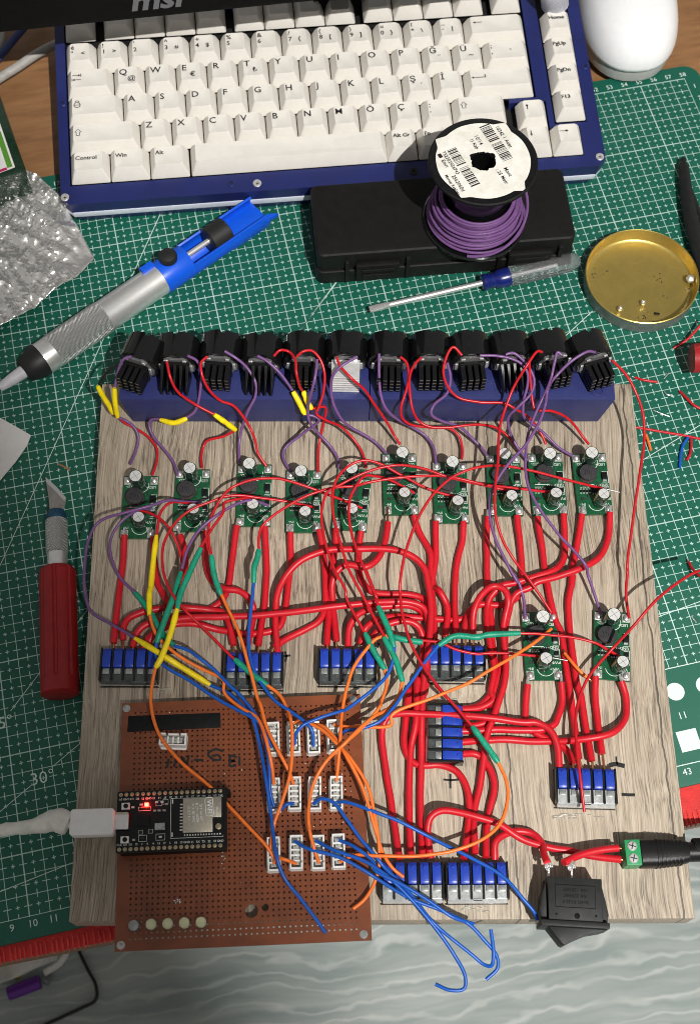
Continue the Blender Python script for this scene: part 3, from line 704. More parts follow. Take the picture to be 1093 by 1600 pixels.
for u, v, n, r in ((390, 1424, 3, 3.1), (417, 1417, 2, 1.7)):
    q = pl(u, v); bigs.append((int((q.x - gx0) / pit - n / 2 + .5), int((q.y - gy0) / pit - n / 2 + .5), n, r))
def cell(x0, y0, s, r, n):
    cx, cy = x0 + s / 2, y0 + s / 2; m = n
    hole = [(cx + r * math.cos(2 * math.pi * i / m), cy + r * math.sin(2 * math.pi * i / m)) for i in range(m)]
    sq = []
    for i in range(m):
        c, s_ = math.cos(2 * math.pi * i / m), math.sin(2 * math.pi * i / m); k = max(abs(c), abs(s_)); sq.append((cx + s / 2 * c / k, cy + s / 2 * s_ / k))
    vs = [(x, y, 1.6) for x, y in sq] + [(x, y, 1.6) for x, y in hole] + [(x, y, 0) for x, y in hole] + [(x, y, 0) for x, y in sq]
    fs = []
    for i in range(m):
        j = (i + 1) % m
        fs += [(i, j, m + j, m + i), (m + i, m + j, 2 * m + j, 2 * m + i), (2 * m + i, 2 * m + j, 3 * m + j, 3 * m + i)]
    g.add(vs, fs)
skip = set()
for bx, by, n, r in bigs:
    for i in range(n):
        for j in range(n): skip.add((bx + i, by + j))
    cell(gx0 + bx * pit, gy0 + by * pit, n * pit, r, 24)
rnd = random.Random(3)
for i in range(NX):
    for j in range(NY):
        if (i, j) not in skip: cell(gx0 + i * pit, gy0 + j * pit, pit, 0.50, 8)
ax, ay = gx0, gy0; bx_, by_ = -gx0, -gy0
g.bb(-pw / 2, ax, -ph / 2, ph / 2, 0, 1.6); g.bb(bx_, pw / 2, -ph / 2, ph / 2, 0, 1.6); g.bb(ax, bx_, -ph / 2, ay, 0, 1.6); g.bb(ax, bx_, by_, ph / 2, 0, 1.6)
g.build('perforated_sheet', 'perf_brown', pf, smooth=False)
for u, v in ((198, 1107), (551, 1092), (568, 1460), (189, 1477)):
    q = pl(u, v); g = G(); g.lathe([(1.9, 1.62), (1.9, 1.72), (1.3, 1.76), (.05, 1.74)], 20, T(q.x, q.y, 0)); g.build('corner_hole', 'contact_metal', pf)
    
for u, v in ((200, 1109), (549, 1094), (556, 1395), (200, 1400)):
    q = pl(u, v); g = G(); g.lathe([(2.6, -4.9), (2.6, -.05)], 16, T(q.x, q.y, 0)); g.build('standoff', 'black_plastic', pf)
q0, q1 = pl(200, 1129), pl(344, 1125)
g = G(); g.prism([(p.x, p.y) for p in (pl(199, 1144), pl(345, 1137), pl(344, 1114), pl(201, 1119))], 1.65, 1.95); g.build('black_tape', 'matte_black', pf, bevel=0.1)
g = G()
def ppen(pts, w=1.1):
    stroke(g, [(p.x, p.y) for p in catmull([pl(u, v) for u, v in pts], 5)], w, 1.72)
ppen([(374, 1182), (374, 1195)]); ppen([(370, 1183), (359, 1181), (361, 1188), (367, 1189), (359, 1191), (360, 1197), (369, 1196)])
ppen([(349, 1174), (336, 1171), (325, 1178), (334, 1187), (344, 1187), (341, 1180), (331, 1182)]); ppen([(318, 1188), (303, 1187)])
ppen([(295, 1180), (291, 1196), (286, 1184), (281, 1198)]); ppen([(275, 1186), (272, 1198)]); ppen([(264, 1186), (261, 1199)])
g.build('pen_writing', 'ink', pf)
def header(loc, rz, npin, first=None):
    g = G(); l = npin * 2.5 + 3.2; w = 6.0
    g.bb(-w / 2, w / 2, -l / 2, l / 2, 0, 2.0)
    g.bb(-w / 2, -w / 2 + .7, -l / 2, l / 2, 2, 7); g.bb(w / 2 - .9, w / 2, -l / 2, -l / 2 + 3.0, 2, 7); g.bb(w / 2 - .9, w / 2, l / 2 - 3.0, l / 2, 2, 7); g.bb(w / 2 - .9, w / 2, -l / 2 + 4, l / 2 - 4, 2, 6.2)
    g.bb(-w / 2 + .7, w / 2 - .9, -l / 2, -l / 2 + .9, 2, 7); g.bb(-w / 2 + .7, w / 2 - .9, l / 2 - .9, l / 2, 2, 7)
    g.bb(-w / 2 - .7, -w / 2, -l / 2 + .4, l / 2 - .4, 0, 1.2)
    for k in range(npin - 1):
        y = -l / 2 + 1.6 + (k + 1) * 2.5; g.bb(-w / 2 + .7, w / 2 - 1.4, y - .42, y + .42, 2, 5.6)
    o = g.build('pin_header', 'header_white', pf, bevel=0.15, seg=1)
    g = G()
    for k in range(npin):
        y = -l / 2 + 1.6 + 1.25 + k * 2.5; g.bb(-1.5, 1.1, y - .78, y + .78, 2.02, 5.2); g.bb(-.5, .1, y - .3, y + .3, 5.2, 6.3)
    g.build('pin', 'slot_grey', o)
    o.location = (loc[0] * MM, loc[1] * MM, 1.62 * MM); o.rotation_euler = (0, 0, R(rz)); return o
HD = [(427, 1154), (459, 1153), (490, 1153), (521, 1150), (428, 1242), (460.5, 1240), (492, 1240), (525.5, 1239), (428, 1335), (463, 1332), (497, 1332), (529, 1330)]
h0 = None
for k, (u, v) in enumerate(HD):
    q = pl(u, v, PT + 5)
    if h0 is None: h0 = header((q.x, q.y), 0, 5)
    else:
        c = copy_tree(h0, pf); c.location = (q.x * MM, q.y * MM, 1.62 * MM); c.rotation_euler = (0, 0, R(random.uniform(-2, 2)))
q = pl(271, 1157, PT + 4); header((q.x, q.y), 86, 4)
for k, (u, v) in enumerate(((209, 1446), (236, 1444), (262, 1443), (288, 1442), (314, 1441))):
    q = pl(u, v, PT + 3); Mx = T(q.x, q.y, 1.62)
    g = G(); g.lathe([(2.9, 0), (2.9, 1.0), (2.5, 1.05), (2.5, 3.2), (2.1, 4.4), (1.2, 5.3), (.05, 5.6)], 20, Mx); o = g.build('light_diode', 'clear_plastic', pf)
    g = G(); g.lathe([(1.7, .9), (1.7, 2.4), (.05, 2.6)], 16, Mx); g.build('diode_chip', 'phosphor' if k else 'contact_metal', o)
g = G()
for i in range(46):
    u, v = random.choice(((random.uniform(270, 285), random.uniform(1405, 1412)), (random.uniform(345, 352), random.uniform(1320, 1360)), (random.uniform(260, 580), random.uniform(1110, 1400)), (random.uniform(420, 560), random.uniform(1180, 1380))))
    q = pl(u, v); g.lathe([(.32, 0), (.3, .3), (.05, .45)], 6, T(q.x, q.y, 1.62))
o = g.build('solder_specks', 'tin', pf); o['kind'] = 'stuff'

# ------------------------------------------------------------------ microcontroller board
EZ = 35.0
ec = [P(187, 1237, EZ), P(349, 1231, EZ), P(351, 1325.5, EZ), P(187, 1333, EZ)]
ectr = sum(ec, Vector()) / 4; erz = math.degrees(math.atan2((ec[1] - ec[0] + ec[2] - ec[3]).y, (ec[1] - ec[0] + ec[2] - ec[3]).x))
eb = thing('wireless_module_board', 'black microcontroller board with a lit red diode plugged on the perfboard', 'circuit board', (ectr.x, ectr.y, EZ - 1.6), erz)
ew, eh = 51.5, 28.5
EX = lambda f: (f - .5) * ew; EY = lambda f: (.5 - f) * eh
g = G(); g.prism(rrect(ew, eh, .8, 3), 0, 1.6); g.build('circuit_board', 'esp_black', eb, bevel=0.1, seg=1)
for s in (-1, 1):
    g = G(); g.bb(-24.6, 24.9 + (2 if s > 0 else 0), s * 12.7 - 1.25, s * 12.7 + 1.25, -8.6, -.02); g.build('pin_socket', 'matte_black', eb, bevel=0.1, seg=1)
    g = G()
    for k in range(19):
        x = -24.1 + k * 2.6; g.lathe([(.95, 1.6), (.95, 1.72)], 10, T(x, s * 12.7, 0)); g.lathe([(.55, 1.7), (.45, 2.5), (.05, 2.9)], 8, T(x, s * 12.7, 0))
    g.build('pin_row', 'gold_pad', eb)
g = G(); zz = 1.68
for k, s in enumerate('CLK D0 D1 15 2 0 4 16 17 5 18 19 GND 21 RX TX 22 23 GND'.split()): put_text(g, s, 1.35, T(-24.1 + k * 2.6, -10.6, zz), 'CENTER', bold=.02)
for k, s in enumerate('5V CMD D3 D2 13 GND 12 14 27 26 25 33 32 35 34 VN VP EN 3V3'.split()): put_text(g, s, 1.35, T(-24.1 + k * 2.6, 10.6, zz, 180), 'CENTER', bold=.02)
stroke(g, [(EX(.49), EY(.15)), (EX(.965), EY(.15)), (EX(.965), EY(.80)), (EX(.49), EY(.80)), (EX(.49), EY(.15))], .25, zz)
for k in range(4):
    for yy in (.20, .74): stroke(g, [(EX(.505 + k * .028), EY(yy - .035)), (EX(.505 + k * .028), EY(yy + .035))], .55, zz)
for (x, y, w, h) in ((.22, .68, .04, .06), (.31, .67, .04, .06), (.24, .78, .07, .10), (.40, .77, .08, .10), (.25, .30, .11, .06), (.38, .22, .05, .08), (.44, .2, .05, .07)):
    stroke(g, [(EX(x - w / 2), EY(y - h / 2)), (EX(x + w / 2), EY(y - h / 2)), (EX(x + w / 2), EY(y + h / 2)), (EX(x - w / 2), EY(y + h / 2)), (EX(x - w / 2), EY(y - h / 2))], .22, zz)
g.build('silkscreen', 'silk', eb)
g = G(); g.bb(EX(.52), EX(.97), EY(.78), EY(.16), 1.62, 2.4); g.build('module_base', 'esp_black', eb)
g = G(); g.prism([(EX(.955), EY(.175)), (EX(.605), EY(.175)), (EX(.605), EY(.735)), (EX(.875), EY(.735)), (EX(.875), EY(.50)), (EX(.955), EY(.50))], 2.4, 4.6); can = g.build('shield_can', 'can_steel', eb, bevel=0.3)
g = G(); M = T(EX(.845), EY(.33), 4.68, -86)
put_text(g, 'WiFi', 3.3, M, 'CENTER', bold=.03); stroke(g, [(x, y) for x, y in rrect(8.6, 3.6, 1, 3)] + [rrect(8.6, 3.6, 1, 3)[0]], .25, 0, M)
for x, n in ((.66, 'O C F E I'), (.70, 'FCC ID 2AC'), (.735, 'R 201 160204'), (.77, '211-161007'), (.915, 'Module')): put_text(g, n, 1.6, T(EX(x), EY(.42), 4.68, -86), 'CENTER')
g.build('can_marking', 'header_white', can)
g = G()
for k in range(9): g.bb(EX(.575), EX(.60), EY(.26 + k * .052) - .3, EY(.26 + k * .052) + .3, 2.42, 2.6)
for k in range(14): g.bb(EX(.62 + k * .0245) - .3, EX(.62 + k * .0245) + .3, EY(.775), EY(.75), 2.42, 2.6); 
g.build('solder_edge', 'tin', eb)
g = G(); g.lathe([(1.4, 2.4), (1.4, 3.3), (1.0, 3.4), (.9, 3.0), (.4, 3.0), (.4, 3.7), (.05, 3.75)], 14, T(EX(.925), EY(.645), 0)); g.build('antenna_socket', 'gold_pad', eb)
g = G(); g.prism(rrect(8.0, 7.6, .6, 2, EX(.035), EY(.49)), 1.62, 4.3); g.build('usb_socket', 'can_steel', eb, bevel=0.2)
for y in (.255, .80):
    g = G(); g.bb(EX(.045), EX(.12), EY(y) - 1.6, EY(y) + 1.6, 1.62, 3.3); o = g.build('push_button', 'steel', eb, bevel=0.2)
    g = G(); g.lathe([(1.1, 3.3), (1.1, 3.9), (.05, 3.95)], 14, T(EX(.085), EY(y), 0)); g.build('button_cap', 'black_plastic', o)
g = G(); g.bb(EX(.19), EX(.30), EY(.58), EY(.40), 1.62, 2.5); g.build('usb_chip', 'black_plastic', eb, bevel=0.1)
g = G(); g.bb(EX(.35), EX(.44), EY(.66), EY(.55), 1.62, 3.1); o = g.build('regulator', 'contact_metal', eb, bevel=0.15)
for x, y in ((.345, .34), (.385, .34), (.43, .34), (.22, .23), (.36, .2), (.41, .2), (.45, .24), (.22, .67), (.31, .66), (.24, .78), (.40, .77), (.145, .27), (.16, .8)):
    g = G(); g.bb(EX(x) - .7, EX(x) + .7, EY(y) - .45, EY(y) + .45, 1.62, 2.2); g.build('chip_part', random.choice(('contact_metal', 'ferrite', 'tin')), eb, bevel=0.05, seg=1)
g = G(); g.bb(EX(.27) - .9, EX(.27) + .9, EY(.235) - .8, EY(.235) + .8, 1.62, 2.7); g.build('lit_diode', 'led_red', eb, bevel=0.1)

# usb cable
uc = thing('usb_cable', 'white USB cable with a taped joint plugged into the black microcontroller board', 'cable', P(150, 1285, 30))
def pieces(g_, uvz, r, sx=1, n=12, sub=6): 
    pass
ub = P(150, 1285, 30)
def loc(u, v, z): return P(u, v, z) - ub
a, b2 = loc(111, 1287, 37), loc(180, 1285, 37)
d = (b2 - a); rz = math.degrees(math.atan2(d.y, d.x))
g = G(); g.prism(rrect(d.length, 12.2, 1.6, 4), -3.6, 3.6, T(*(a + b2) / 2, rz)); g.build('plug_shell', 'usb_white', uc, bevel=0.9, seg=3)
g = G(); g.prism(rrect(7, 6.8, .3, 2), -1.0, 1.0, T(*(b2 + d.normalized() * 2.8), rz)); g.build('metal_plug', 'steel', uc, bevel=0.2)
pts = catmull([loc(-60, 1306, 10), loc(-20, 1300, 18), loc(20, 1295, 26), loc(60, 1290, 32), loc(90, 1287, 36), loc(112, 1287, 37)], 8)
g = G(); g.tube(pts, 2.2, 12); g.build('cord', 'tape_white', uc)
tp = []; rr = random.Random(5)
pts2 = catmull([loc(-25, 1301, 17), loc(0, 1298, 22), loc(20, 1294, 26), loc(45, 1292, 30), loc(65, 1288, 33), loc(85, 1282, 35), loc(100, 1284, 37), loc(108, 1287, 37)], 6)
rad = [2.7, 3.0, 3.2, 3.1, 3.4, 4.0, 4.9, 5.7, 5.6, 4.4]
def tape_r(t): k = t * (len(rad) - 1); i = min(int(k), len(rad) - 2); return (rad[i] + (rad[i + 1] - rad[i]) * (k - i)) * (1 + .05 * noise.noise((t * 30, 1, 2)))
g = G(); g.tube(pts2, tape_r, 14)
for v in g.v:
    n_ = noise.noise_vector(v * .2) * .6; v += n_
g.build('tape_wrap', 'tape_white', uc, ang=60)

# ------------------------------------------------------------------ rocker switch and power adapter
sw = thing('rocker_switch', 'black rocker switch lying on its side over the lower board edge', 'switch', P(885.5, 1403, BZ), -2); sw.scale = (.86, .86, .86)
g = G(); 
z1 = 19
g.loft([[(-13.5, 8, 0.3), (15.5, 8, 0.3), (15.5, 8, z1), (-13.5, 8, z1)], [(-13, -14.5, 0.3), (15.6, -14.5, 0.3), (15.6, -14.5, z1), (-13, -14.5, z1)]]); g.build('switch_body', 'switch_black', sw, bevel=0.5)
g = G(); g.bb(-17.2, 19.0, -17.6, -14.6, 0.3, z1 + 1.5); g.build('flange', 'switch_black', sw, bevel=0.5)
for s, x in ((-1, -13.6), (1, 15.9)):
    g = G(); g.prism([(x, 5), (x + s * 2.2, -4), (x + s * 3.4, -10), (x + s * 2.6, -14.4), (x, -14.4)] if s > 0 else [(x, -14.4), (x + s * 2.6, -14.4), (x + s * 3.6, -10), (x + s * 2.6, -2), (x, 6)], 4, 16); g.build('snap_clip', 'switch_black', sw, bevel=0.3)
g = G(); g.prism([(-13.0, -17.7), (-6.0, -26.0), (-4.5, -26.6), (1, -23.5), (8, -20.3), (16.0, -18.6), (18, -17.7)], 2.5, z1 - 1.5); g.build('rocker', 'switch_black', sw, bevel=0.4)
g = G(); zz = z1 + .08
fr = [(-9.5, 4), (11.8, 4), (11.8, -7.6), (-9.5, -7.6), (-9.5, 4)]; stroke(g, fr, .4, zz)
for k, (s, y) in enumerate((('15A 125VAC', 1.6), ('10A 250VAC', -1.5), ('RoHS KCD-3', -4.6))): put_text(g, s, 2.5, T(1.2, y, zz, 180), 'CENTER')
g.lathe([(1.5, z1 - .1), (1.5, z1 + .1), (.05, z1 + .12)], 14, T(2, -11.8, 0)); g.lathe([(.6, z1), (.6, z1 + .1), (.05, z1 + .1)], 8, T(-9, -11.3, 0)); g.lathe([(.6, z1), (.6, z1 + .1), (.05, z1 + .1)], 8, T(12, -11.3, 0))
g.build('moulded_text', 'gloss_black', sw)
for x, zt in ((-12.0, 12), (0.2, 13)):
    g = G(); g.bb(x - .5, x + .5, 8.1, 14.6, zt - 3, zt + 2); g.build('terminal', 'tin', sw, bevel=0.15)
    g = G()
    for k in range(5): g.tube(catmull([(x - 1 + k * .5, 12 + k * .6, zt + 2), (x - 2.2 + k, 13.5, zt + 3), (x - 1.2 + k * .4, 15.5 + k * .5, zt + 2.2), (x + 1.2, 16, zt + 1)], 4), .45, 6)
    g.build('wire_twist', 'tin', sw)

ad = thing('power_adapter', 'black barrel socket adapter with a green screw terminal at the board edge', 'power adapter', P(1000, 1336, BZ), 3)
def aloc(u, v, z): return T(0, 0, 0, -3) @ (P(u, v, BZ + z) - P(1000, 1336, BZ))
g = G(); x0 = aloc(976, 1338, 10).x; x1 = aloc(1000, 1336, 10).x
g.bb(x0, x1, -6.4, 5.4, .3, 11.6); tg = g.build('terminal_block', 'terminal_green', ad, bevel=0.4)
for yy in (-3.3, 2.4):
    g = G(); g.lathe([(2.3, 11.3), (2.3, 11.8), (1.9, 12.2), (.05, 12.3)], 18, T((x0 + x1) / 2 - .2, yy, 0)); g.build('screw', 'steel', tg)
    g = G(); stroke(g, [(-1.6, .5), (1.6, -.5)], .45, 12.36, T((x0 + x1) / 2 - .2, yy, 0)); stroke(g, [(-.5, -1.6), (.5, 1.6)], .45, 12.36, T((x0 + x1) / 2 - .2, yy, 0)); g.build('screw_slot', 'ink', tg)
g = G(); L_ = [(x1 + .1, 6.5, 6.0), (x1 + 8, 6.6, 6.0), (x1 + 14, 6.0, 6.0), (x1 + 20, 5.4, 5.6), (x1 + 23, 4.8, 5.2)]
def er(x, ry, rz_): return [(x, -.6 + ry * math.copysign(abs(math.cos(t)) ** .6, math.cos(t)), 6.4 + rz_ * math.copysign(abs(math.sin(t)) ** .6, math.sin(t))) for t in [2 * math.pi * k / 24 for k in range(24)]]
g.loft([er(*q_) for q_ in L_])
for k in range(7): x = x1 + 7.5 + k * 1.9; ry = 6.9 - k * .16; g.loft([er(x, ry, 6.25 - k * .1), er(x + .9, ry, 6.25 - k * .1)])
g.build('socket_body', 'black_plastic', ad, bevel=0.15, seg=1)
g = G(); g.lathe([(4.6, 0), (4.6, 7.5), (4.3, 7.8)], 22, T(x1 + 23, -.4, 6.4) @ Matrix.Rotation(R(90), 4, 'Y')); g.build('socket_sleeve', 'black_plastic', ad)
pp = thing('power_plug', 'black barrel plug and lead pushed into the adapter at the photo edge', 'power plug', P(1078, 1330, BZ), 3)
g = G(); g.lathe([(2.7, 0), (2.7, 4.6)], 20, Matrix.Rotation(R(90), 4, 'Y') @ T(-6.2, 0, -5.3)); g.build('barrel', 'steel', pp)
g = G(); g.lathe([(4.6, 0), (5.0, .6), (5.0, 26), (3.0, 34), (2, 60), (2, 140)], 20, Matrix.Rotation(R(90), 4, 'Y') @ T(-6.2, 0, -.5)); g.build('plug_body', 'matte_black', pp)


# ------------------------------------------------------------------ keyboard
U = 19.05
kb = thing('keyboard', 'blue cased mechanical keyboard with cream keycaps and black legends', 'keyboard', (-183.155, 598.264, 46.61), rot=(R(8.152), 0, R(6.7927)))
KX0, KX1, KY0, KY1 = -.34 * U, 16.97 * U, 1.3 * U, -6.2 * U
# top frame: ring around the two key fields
def ringface(g_, outer, holes, z0, z1):
    bm = bmesh.new()
    loops = []
    for lp in [outer] + holes:
        vs = [bm.verts.new((x, y, 0)) for x, y in lp]
        loops += [bm.edges.new((vs[i], vs[(i + 1) % len(vs)])) for i in range(len(vs))]
    bmesh.ops.triangle_fill(bm, use_beauty=True, use_dissolve=False, edges=loops)
    bm.verts.index_update()
    P_ = [(v.co.x, v.co.y) for v in bm.verts]; F_ = []
    for f in bm.faces:
        ids = [v.index for v in f.verts]
        if f.normal.z < 0: ids.reverse()
        F_.append(ids)
    bm.free(); n = len(P_)
    fs = [tuple(i + n for i in f) for f in F_] + [tuple(reversed(f)) for f in F_]
    o = 0
    for k, lp in enumerate([outer] + holes):
        m = len(lp)
        for i in range(m):
            j = (i + 1) % m; q = (o + i, o + j, n + o + j, n + o + i)
            fs.append(q)
        o += m
    g_.add([(x, y, z0) for x, y in P_] + [(x, y, z1) for x, y in P_], fs)
outer = [(KX0, KY0), (KX0, KY1 + 5), (KX0 + 5, KY1), (KX1 - 5, KY1), (KX1, KY1 + 5), (KX1, KY0)]
e = 0.03 * U
h1 = [(-e, .78 * U), (-e, -5.55 * U), (13.2 * U, -5.55 * U), (13.2 * U, -5.78 * U), (16.3 * U, -5.78 * U), (16.3 * U, -4.72 * U), (15.34 * U, -4.72 * U), (15.34 * U, -3.68 * U), (14.15 * U, -3.68 * U), (14.15 * U, -3.52 * U), (15.05 * U, -3.52 * U), (15.05 * U, .78 * U)]
h2 = [(15.52 * U, .78 * U), (15.52 * U, -4.56 * U), (16.56 * U, -4.56 * U), (16.56 * U, .78 * U)]
g = G(); ringface(g, outer, [h1, h2], -18, -8.6); g.build('top_frame', 'kb_blue', kb, bevel=0.0)
g = G(); g.bb(KX0 + 5, KX1 - 5, KY1 + 6, KY0 - 2, -17.9, -16.2); g.build('switch_plate', 'plate_black', kb)
def cham(i, y0): return [(KX0 + i, KY0), (KX0 + i, y0 + 5), (KX0 + 5 + i, y0), (KX1 - 5 - i, y0), (KX1 - i, y0 + 5), (KX1 - i, KY0)][::-1]
g = G(); g.prism(cham(.6, KY1 - .3), -23.0, -18.05); g.build('middle_layer', 'kb_mid', kb, bevel=0.3)
g = G(); 
g.loft([[(x, y, -23.1) for x, y in cham(.4, KY1 + .2)], [(x, y, -32) for x, y in cham(4, KY1 + 2)]][::-1]); g.build('base_case', 'kb_blue', kb, bevel=0.3)
for k in range(2):
    g = G(); g.bb(30 + k * 220, 70 + k * 220, KY1 + 8, KY1 + 18, -33.2, -32.02); g.build('rubber_foot', 'matte_black', kb)
g = G(); g.bb(20, 300, KY0 - 16, KY0 - 4, -57, -32.1); g.build('rear_foot', 'kb_blue', kb)
for x, y, m_ in ((-.21, 5.93, 'steel'), (5.0, 5.86, 'kb_blue'), (5.82, 5.93, 'steel'), (10.79, 5.92, 'tool_black'), (16.79, 5.88, 'steel'), (16.82, 2.49, 'kb_blue'), (-.17, 2.52, 'kb_blue')):
    g = G(); M = T(x * U, -y * U, -8.6); g.lathe([(2.5, 0.02), (2.5, .5), (2.2, .75), (1.2, .75), (1.0, .2), (.05, .15)], 18, M); s = g.build('screw', m_, kb)
    g = G(); stroke(g, [(-.9, .2), (.9, -.2)], .45, .32, M); stroke(g, [(-.2, -.9), (.2, .9)], .45, .32, M); g.build('screw_slot', 'plate_black', s)

_kc = {}
def keycap(w):
    if w not in _kc:
        W_ = w * U - 0.55; D = U - 0.55; g_ = G()
        tw, td, off = W_ - 6.9, 13.4, 1.1; tz = lambda q: [(x, y, z - (y - off + td / 2) * .15 + .55) for x, y, z in q]
        rings = []
        def rg(w_, d_, cy, r, z, dish=0):
            return [(x, y, z - dish * (1 - (2 * (x) / w_) ** 2)) if dish else (x, y, z) for x, y in rrect(w_, d_, r, 3, 0, cy)]
        rings = [rg(W_, D, 0, .9, -9.3), rg(W_ - .4, D - .3, .05, 1.1, -8.4), rg(W_ - 3.6, D - 2.6, .6, 1.5, -3.6), tz(rg(tw + .6, td + .5, off, 1.7, -.6)), tz(rg(tw, td, off, 1.6, -.08)), tz(rg(tw - 1.2, td - 1.0, off, 1.3, -.14)), tz(rg(tw * .5, td * .55, off, .8, -.7)), ]
        g_.loft(rings)
        o = g_.build('key', 'keycap', kb, ang=22); _kc[w] = o.data; bpy.data.objects.remove(o)
    o = bpy.data.objects.new('key', _kc[w]); COL.objects.link(o); o.parent = kb; return o
def arrow_geo(g, x, y, L_, d, z, M):
    M2 = M @ T(x, y, 0, d)
    stroke(g, [(-L_ / 2, 0), (L_ / 2 - .8, 0)], .42, z, M2); g.add([(L_ / 2 - 1.6, .85, z), (L_ / 2 - 1.6, -.85, z), (L_ / 2, 0, z)], [(0, 1, 2)], M2)
def key(xc, yc, w, parts, tilt=0):
    o = keycap(w); o.location = Vector((xc * U, -yc * U, 0)) * MM
    if tilt: o.rotation_euler = (R(tilt), 0, 0)
    if not parts: return o
    g = G(); tw = w * U - 7.1; x0 = -tw / 2 + .9; yt = 1.1
    for p in parts:
        s, cx, cy = p[0], p[1], p[2]; sz = p[3] if len(p) > 3 else 3.9
        if s in ('<-', '->', '^|', 'v|'): arrow_geo(g, x0 + cx, yt + cy, 5.6 if s in ('<-', '->') else 4.2, {'<-': 180, '->': 0, '^|': 90, 'v|': -90}[s], .02, T())
        elif s == 'tab':
            for yy, d in ((2.6, 0), (-.9, 180)):
                arrow_geo(g, x0 + 2.6, yt + yy, 5.2, d, .02, T()); xx = x0 + (5.3 if d == 0 else -.1); stroke(g, [(xx, yt + yy - 1.1), (xx, yt + yy + 1.1)], .42, .02)
        elif s == 'shift':
            stroke(g, [(x0 + a, yt + b) for a, b in ((1.1, -1.6), (1.1, .8), (.1, .8), (2.1, 3.2), (4.1, .8), (3.1, .8), (3.1, -1.6), (1.1, -1.6))], .42, .02)
        elif s == 'lock':
            c = [(x0 + 2.3 + px, yt + .6 + py) for px, py in circ(1.9, 14)]; stroke(g, c + [c[0]], .45, .02); c = [(x0 + 2.3 + px, yt + 2.6 + abs(py)) for px, py in circ(1.25, 12)]; stroke(g, c[:7], .42, .02); stroke(g, [(x0 + .6, yt + .6), (x0 + 4, yt + .6)], .4, .02)
        elif s == 'enter':
            arrow_geo(g, x0 + 4, yt + .4, 9, 180, .02, T()); stroke(g, [(x0 + 8.3, yt + .4), (x0 + 8.3, yt + 2.6)], .42, .02)
        else: put_text(g, s, sz * 1.28, T(x0 + cx - .3, yt + cy, .02), 'LEFT', bold=.02 if s in 'M#₺@' else .07)
    for q in g.v: q.z += .62 - (q.y - 1.1 + 6.7) * .15 - .14
    lg = g.build('legend', 'legend', o, smooth=False); return o
B_ = (0.2, 2.9)
def two(top, bl_, br=None):
    r = [(top, 0, 3.4, 3.6), (bl_, 0, -1.4, 3.6)]
    if br: r.append((br, 6.2, -1.4, 3.4))
    return r
key(.5, -.25, 1, [('Esc', 0, 3.4, 3)])
for k in range(4): key(1.75 + k, -.25, 1, [('F%d' % (k + 1), 0, 3.6, 3.2)])
for k in range(4): key(6.0 + k, -.25, 1, [('F%d' % (k + 5), 0, 3.6, 3.2)])
for k in range(4): key(10.25 + k, -.25, 1, [('F%d' % (k + 9), 0, 3.6, 3.2)])
key(14.5, -.25, 1, [('Del', 0, 3.6, 3.0)])
for k, a in enumerate([('é', '"', '<'), ('!', '1', '>'), ("'", '2', None), ('^', '3', '#'), ('+', '4', '$'), ('%', '5', None), ('&', '6', None), ('/', '7', '{'), ('(', '8', '['), (')', '9', ']'), ('=', '0', '}'), ('?', '*', '\\'), ('_', '-', '|')]): key(k + .5, 1, 1, two(*a))
key(14, 1, 2, [('<-', 3.4, 2.0)])
key(.75, 2, 1.5, [('tab', 0, 0)])
for k, a in enumerate(['Q@', 'W', 'E€', 'R', 'T₺', 'Y', 'U', 'I', 'O', 'P', 'Ğ¨', 'Ü~']):
    key(2 + k, 2, 1, [(a[0], 0, 2.6, 4.9)] + ([(a[1], 5.0, -2.4, 4.0)] if len(a) > 1 else []))
key(14.25, 2, 1.5, [(';', 0, 3.2, 4), (',', 0, -1.4, 4), ('`', 11.5, -1.6, 4)])
key(.875, 3, 1.75, [('lock', 0, 0)])
for k, a in enumerate(['A', 'S', 'D', 'F', 'G', 'H', 'J', 'K', 'L', 'Ş´', 'İ']): key(2.25 + k, 3, 1, [(a[0], 0, 2.6, 4.9)] + ([(a[1], 6.0, -2.4, 4.0)] if len(a) > 1 else []))
key(13.875, 3, 2.25, [('enter', 0, 0)])
key(1.125, 4, 2.25, [('shift', .6, 0)])
for k, a in enumerate(['Z', 'X', 'C', 'V', 'B', 'N', 'M', 'Ö', 'Ç', ':']): key(2.75 + k, 4, 1, [(a, 0, 2.6, 4.9)] + ([('.', 0, -1.2, 4.9)] if a == ':' else []))
key(13.125, 4, 1.75, [('shift', .6, 0)])
for xc, w, s in ((.625, 1.25, 'Control'), (1.875, 1.25, 'Win'), (3.125, 1.25, 'Alt'), (10.5, 1, 'Alt Gr'), (11.5, 1, 'Fn'), (12.5, 1, 'Ctrl')): key(xc, 5, w, [(s, 0, 2.2, 3.1)])
key(6.9, 5, 6.25, [])
key(14.8, 4.27, 1, [('^|', 1.6, 1.8)]); key(14.8, 5.24, 1, [('v|', 1.6, 1.8)]); key(15.8, 5.24, 1, [('->', 2.6, 1.8)]); key(13.8, 5.24, 1, [('<-', 2.6, 1.8)])
for k, s in enumerate(('Home', 'PgUp', 'PgDn', 'F13')): key(16.06, 1 + k * 1.0, 1, [(s, -.4, 1.8, 3.1)])

br = thing('braided_cable', 'grey braided cable end lying over the top right corner of the keyboard', 'cable', P(866, 2, 40))
g = G(); a = P(866, 2, 40); pts = catmull([P(862, -60, 72) - a, P(864, -20, 60) - a, P(866, 2, 45) - a, P(867, 12, 39.5) - a], 6)
g.tube(pts, lambda t: 8.6 if t < .85 else 8.6 - (t - .85) * 30, 18); br['label'] = 'grey braided cable end resting on the keyboard above the Home key'; g.build('braid_sleeve', 'braid', br)

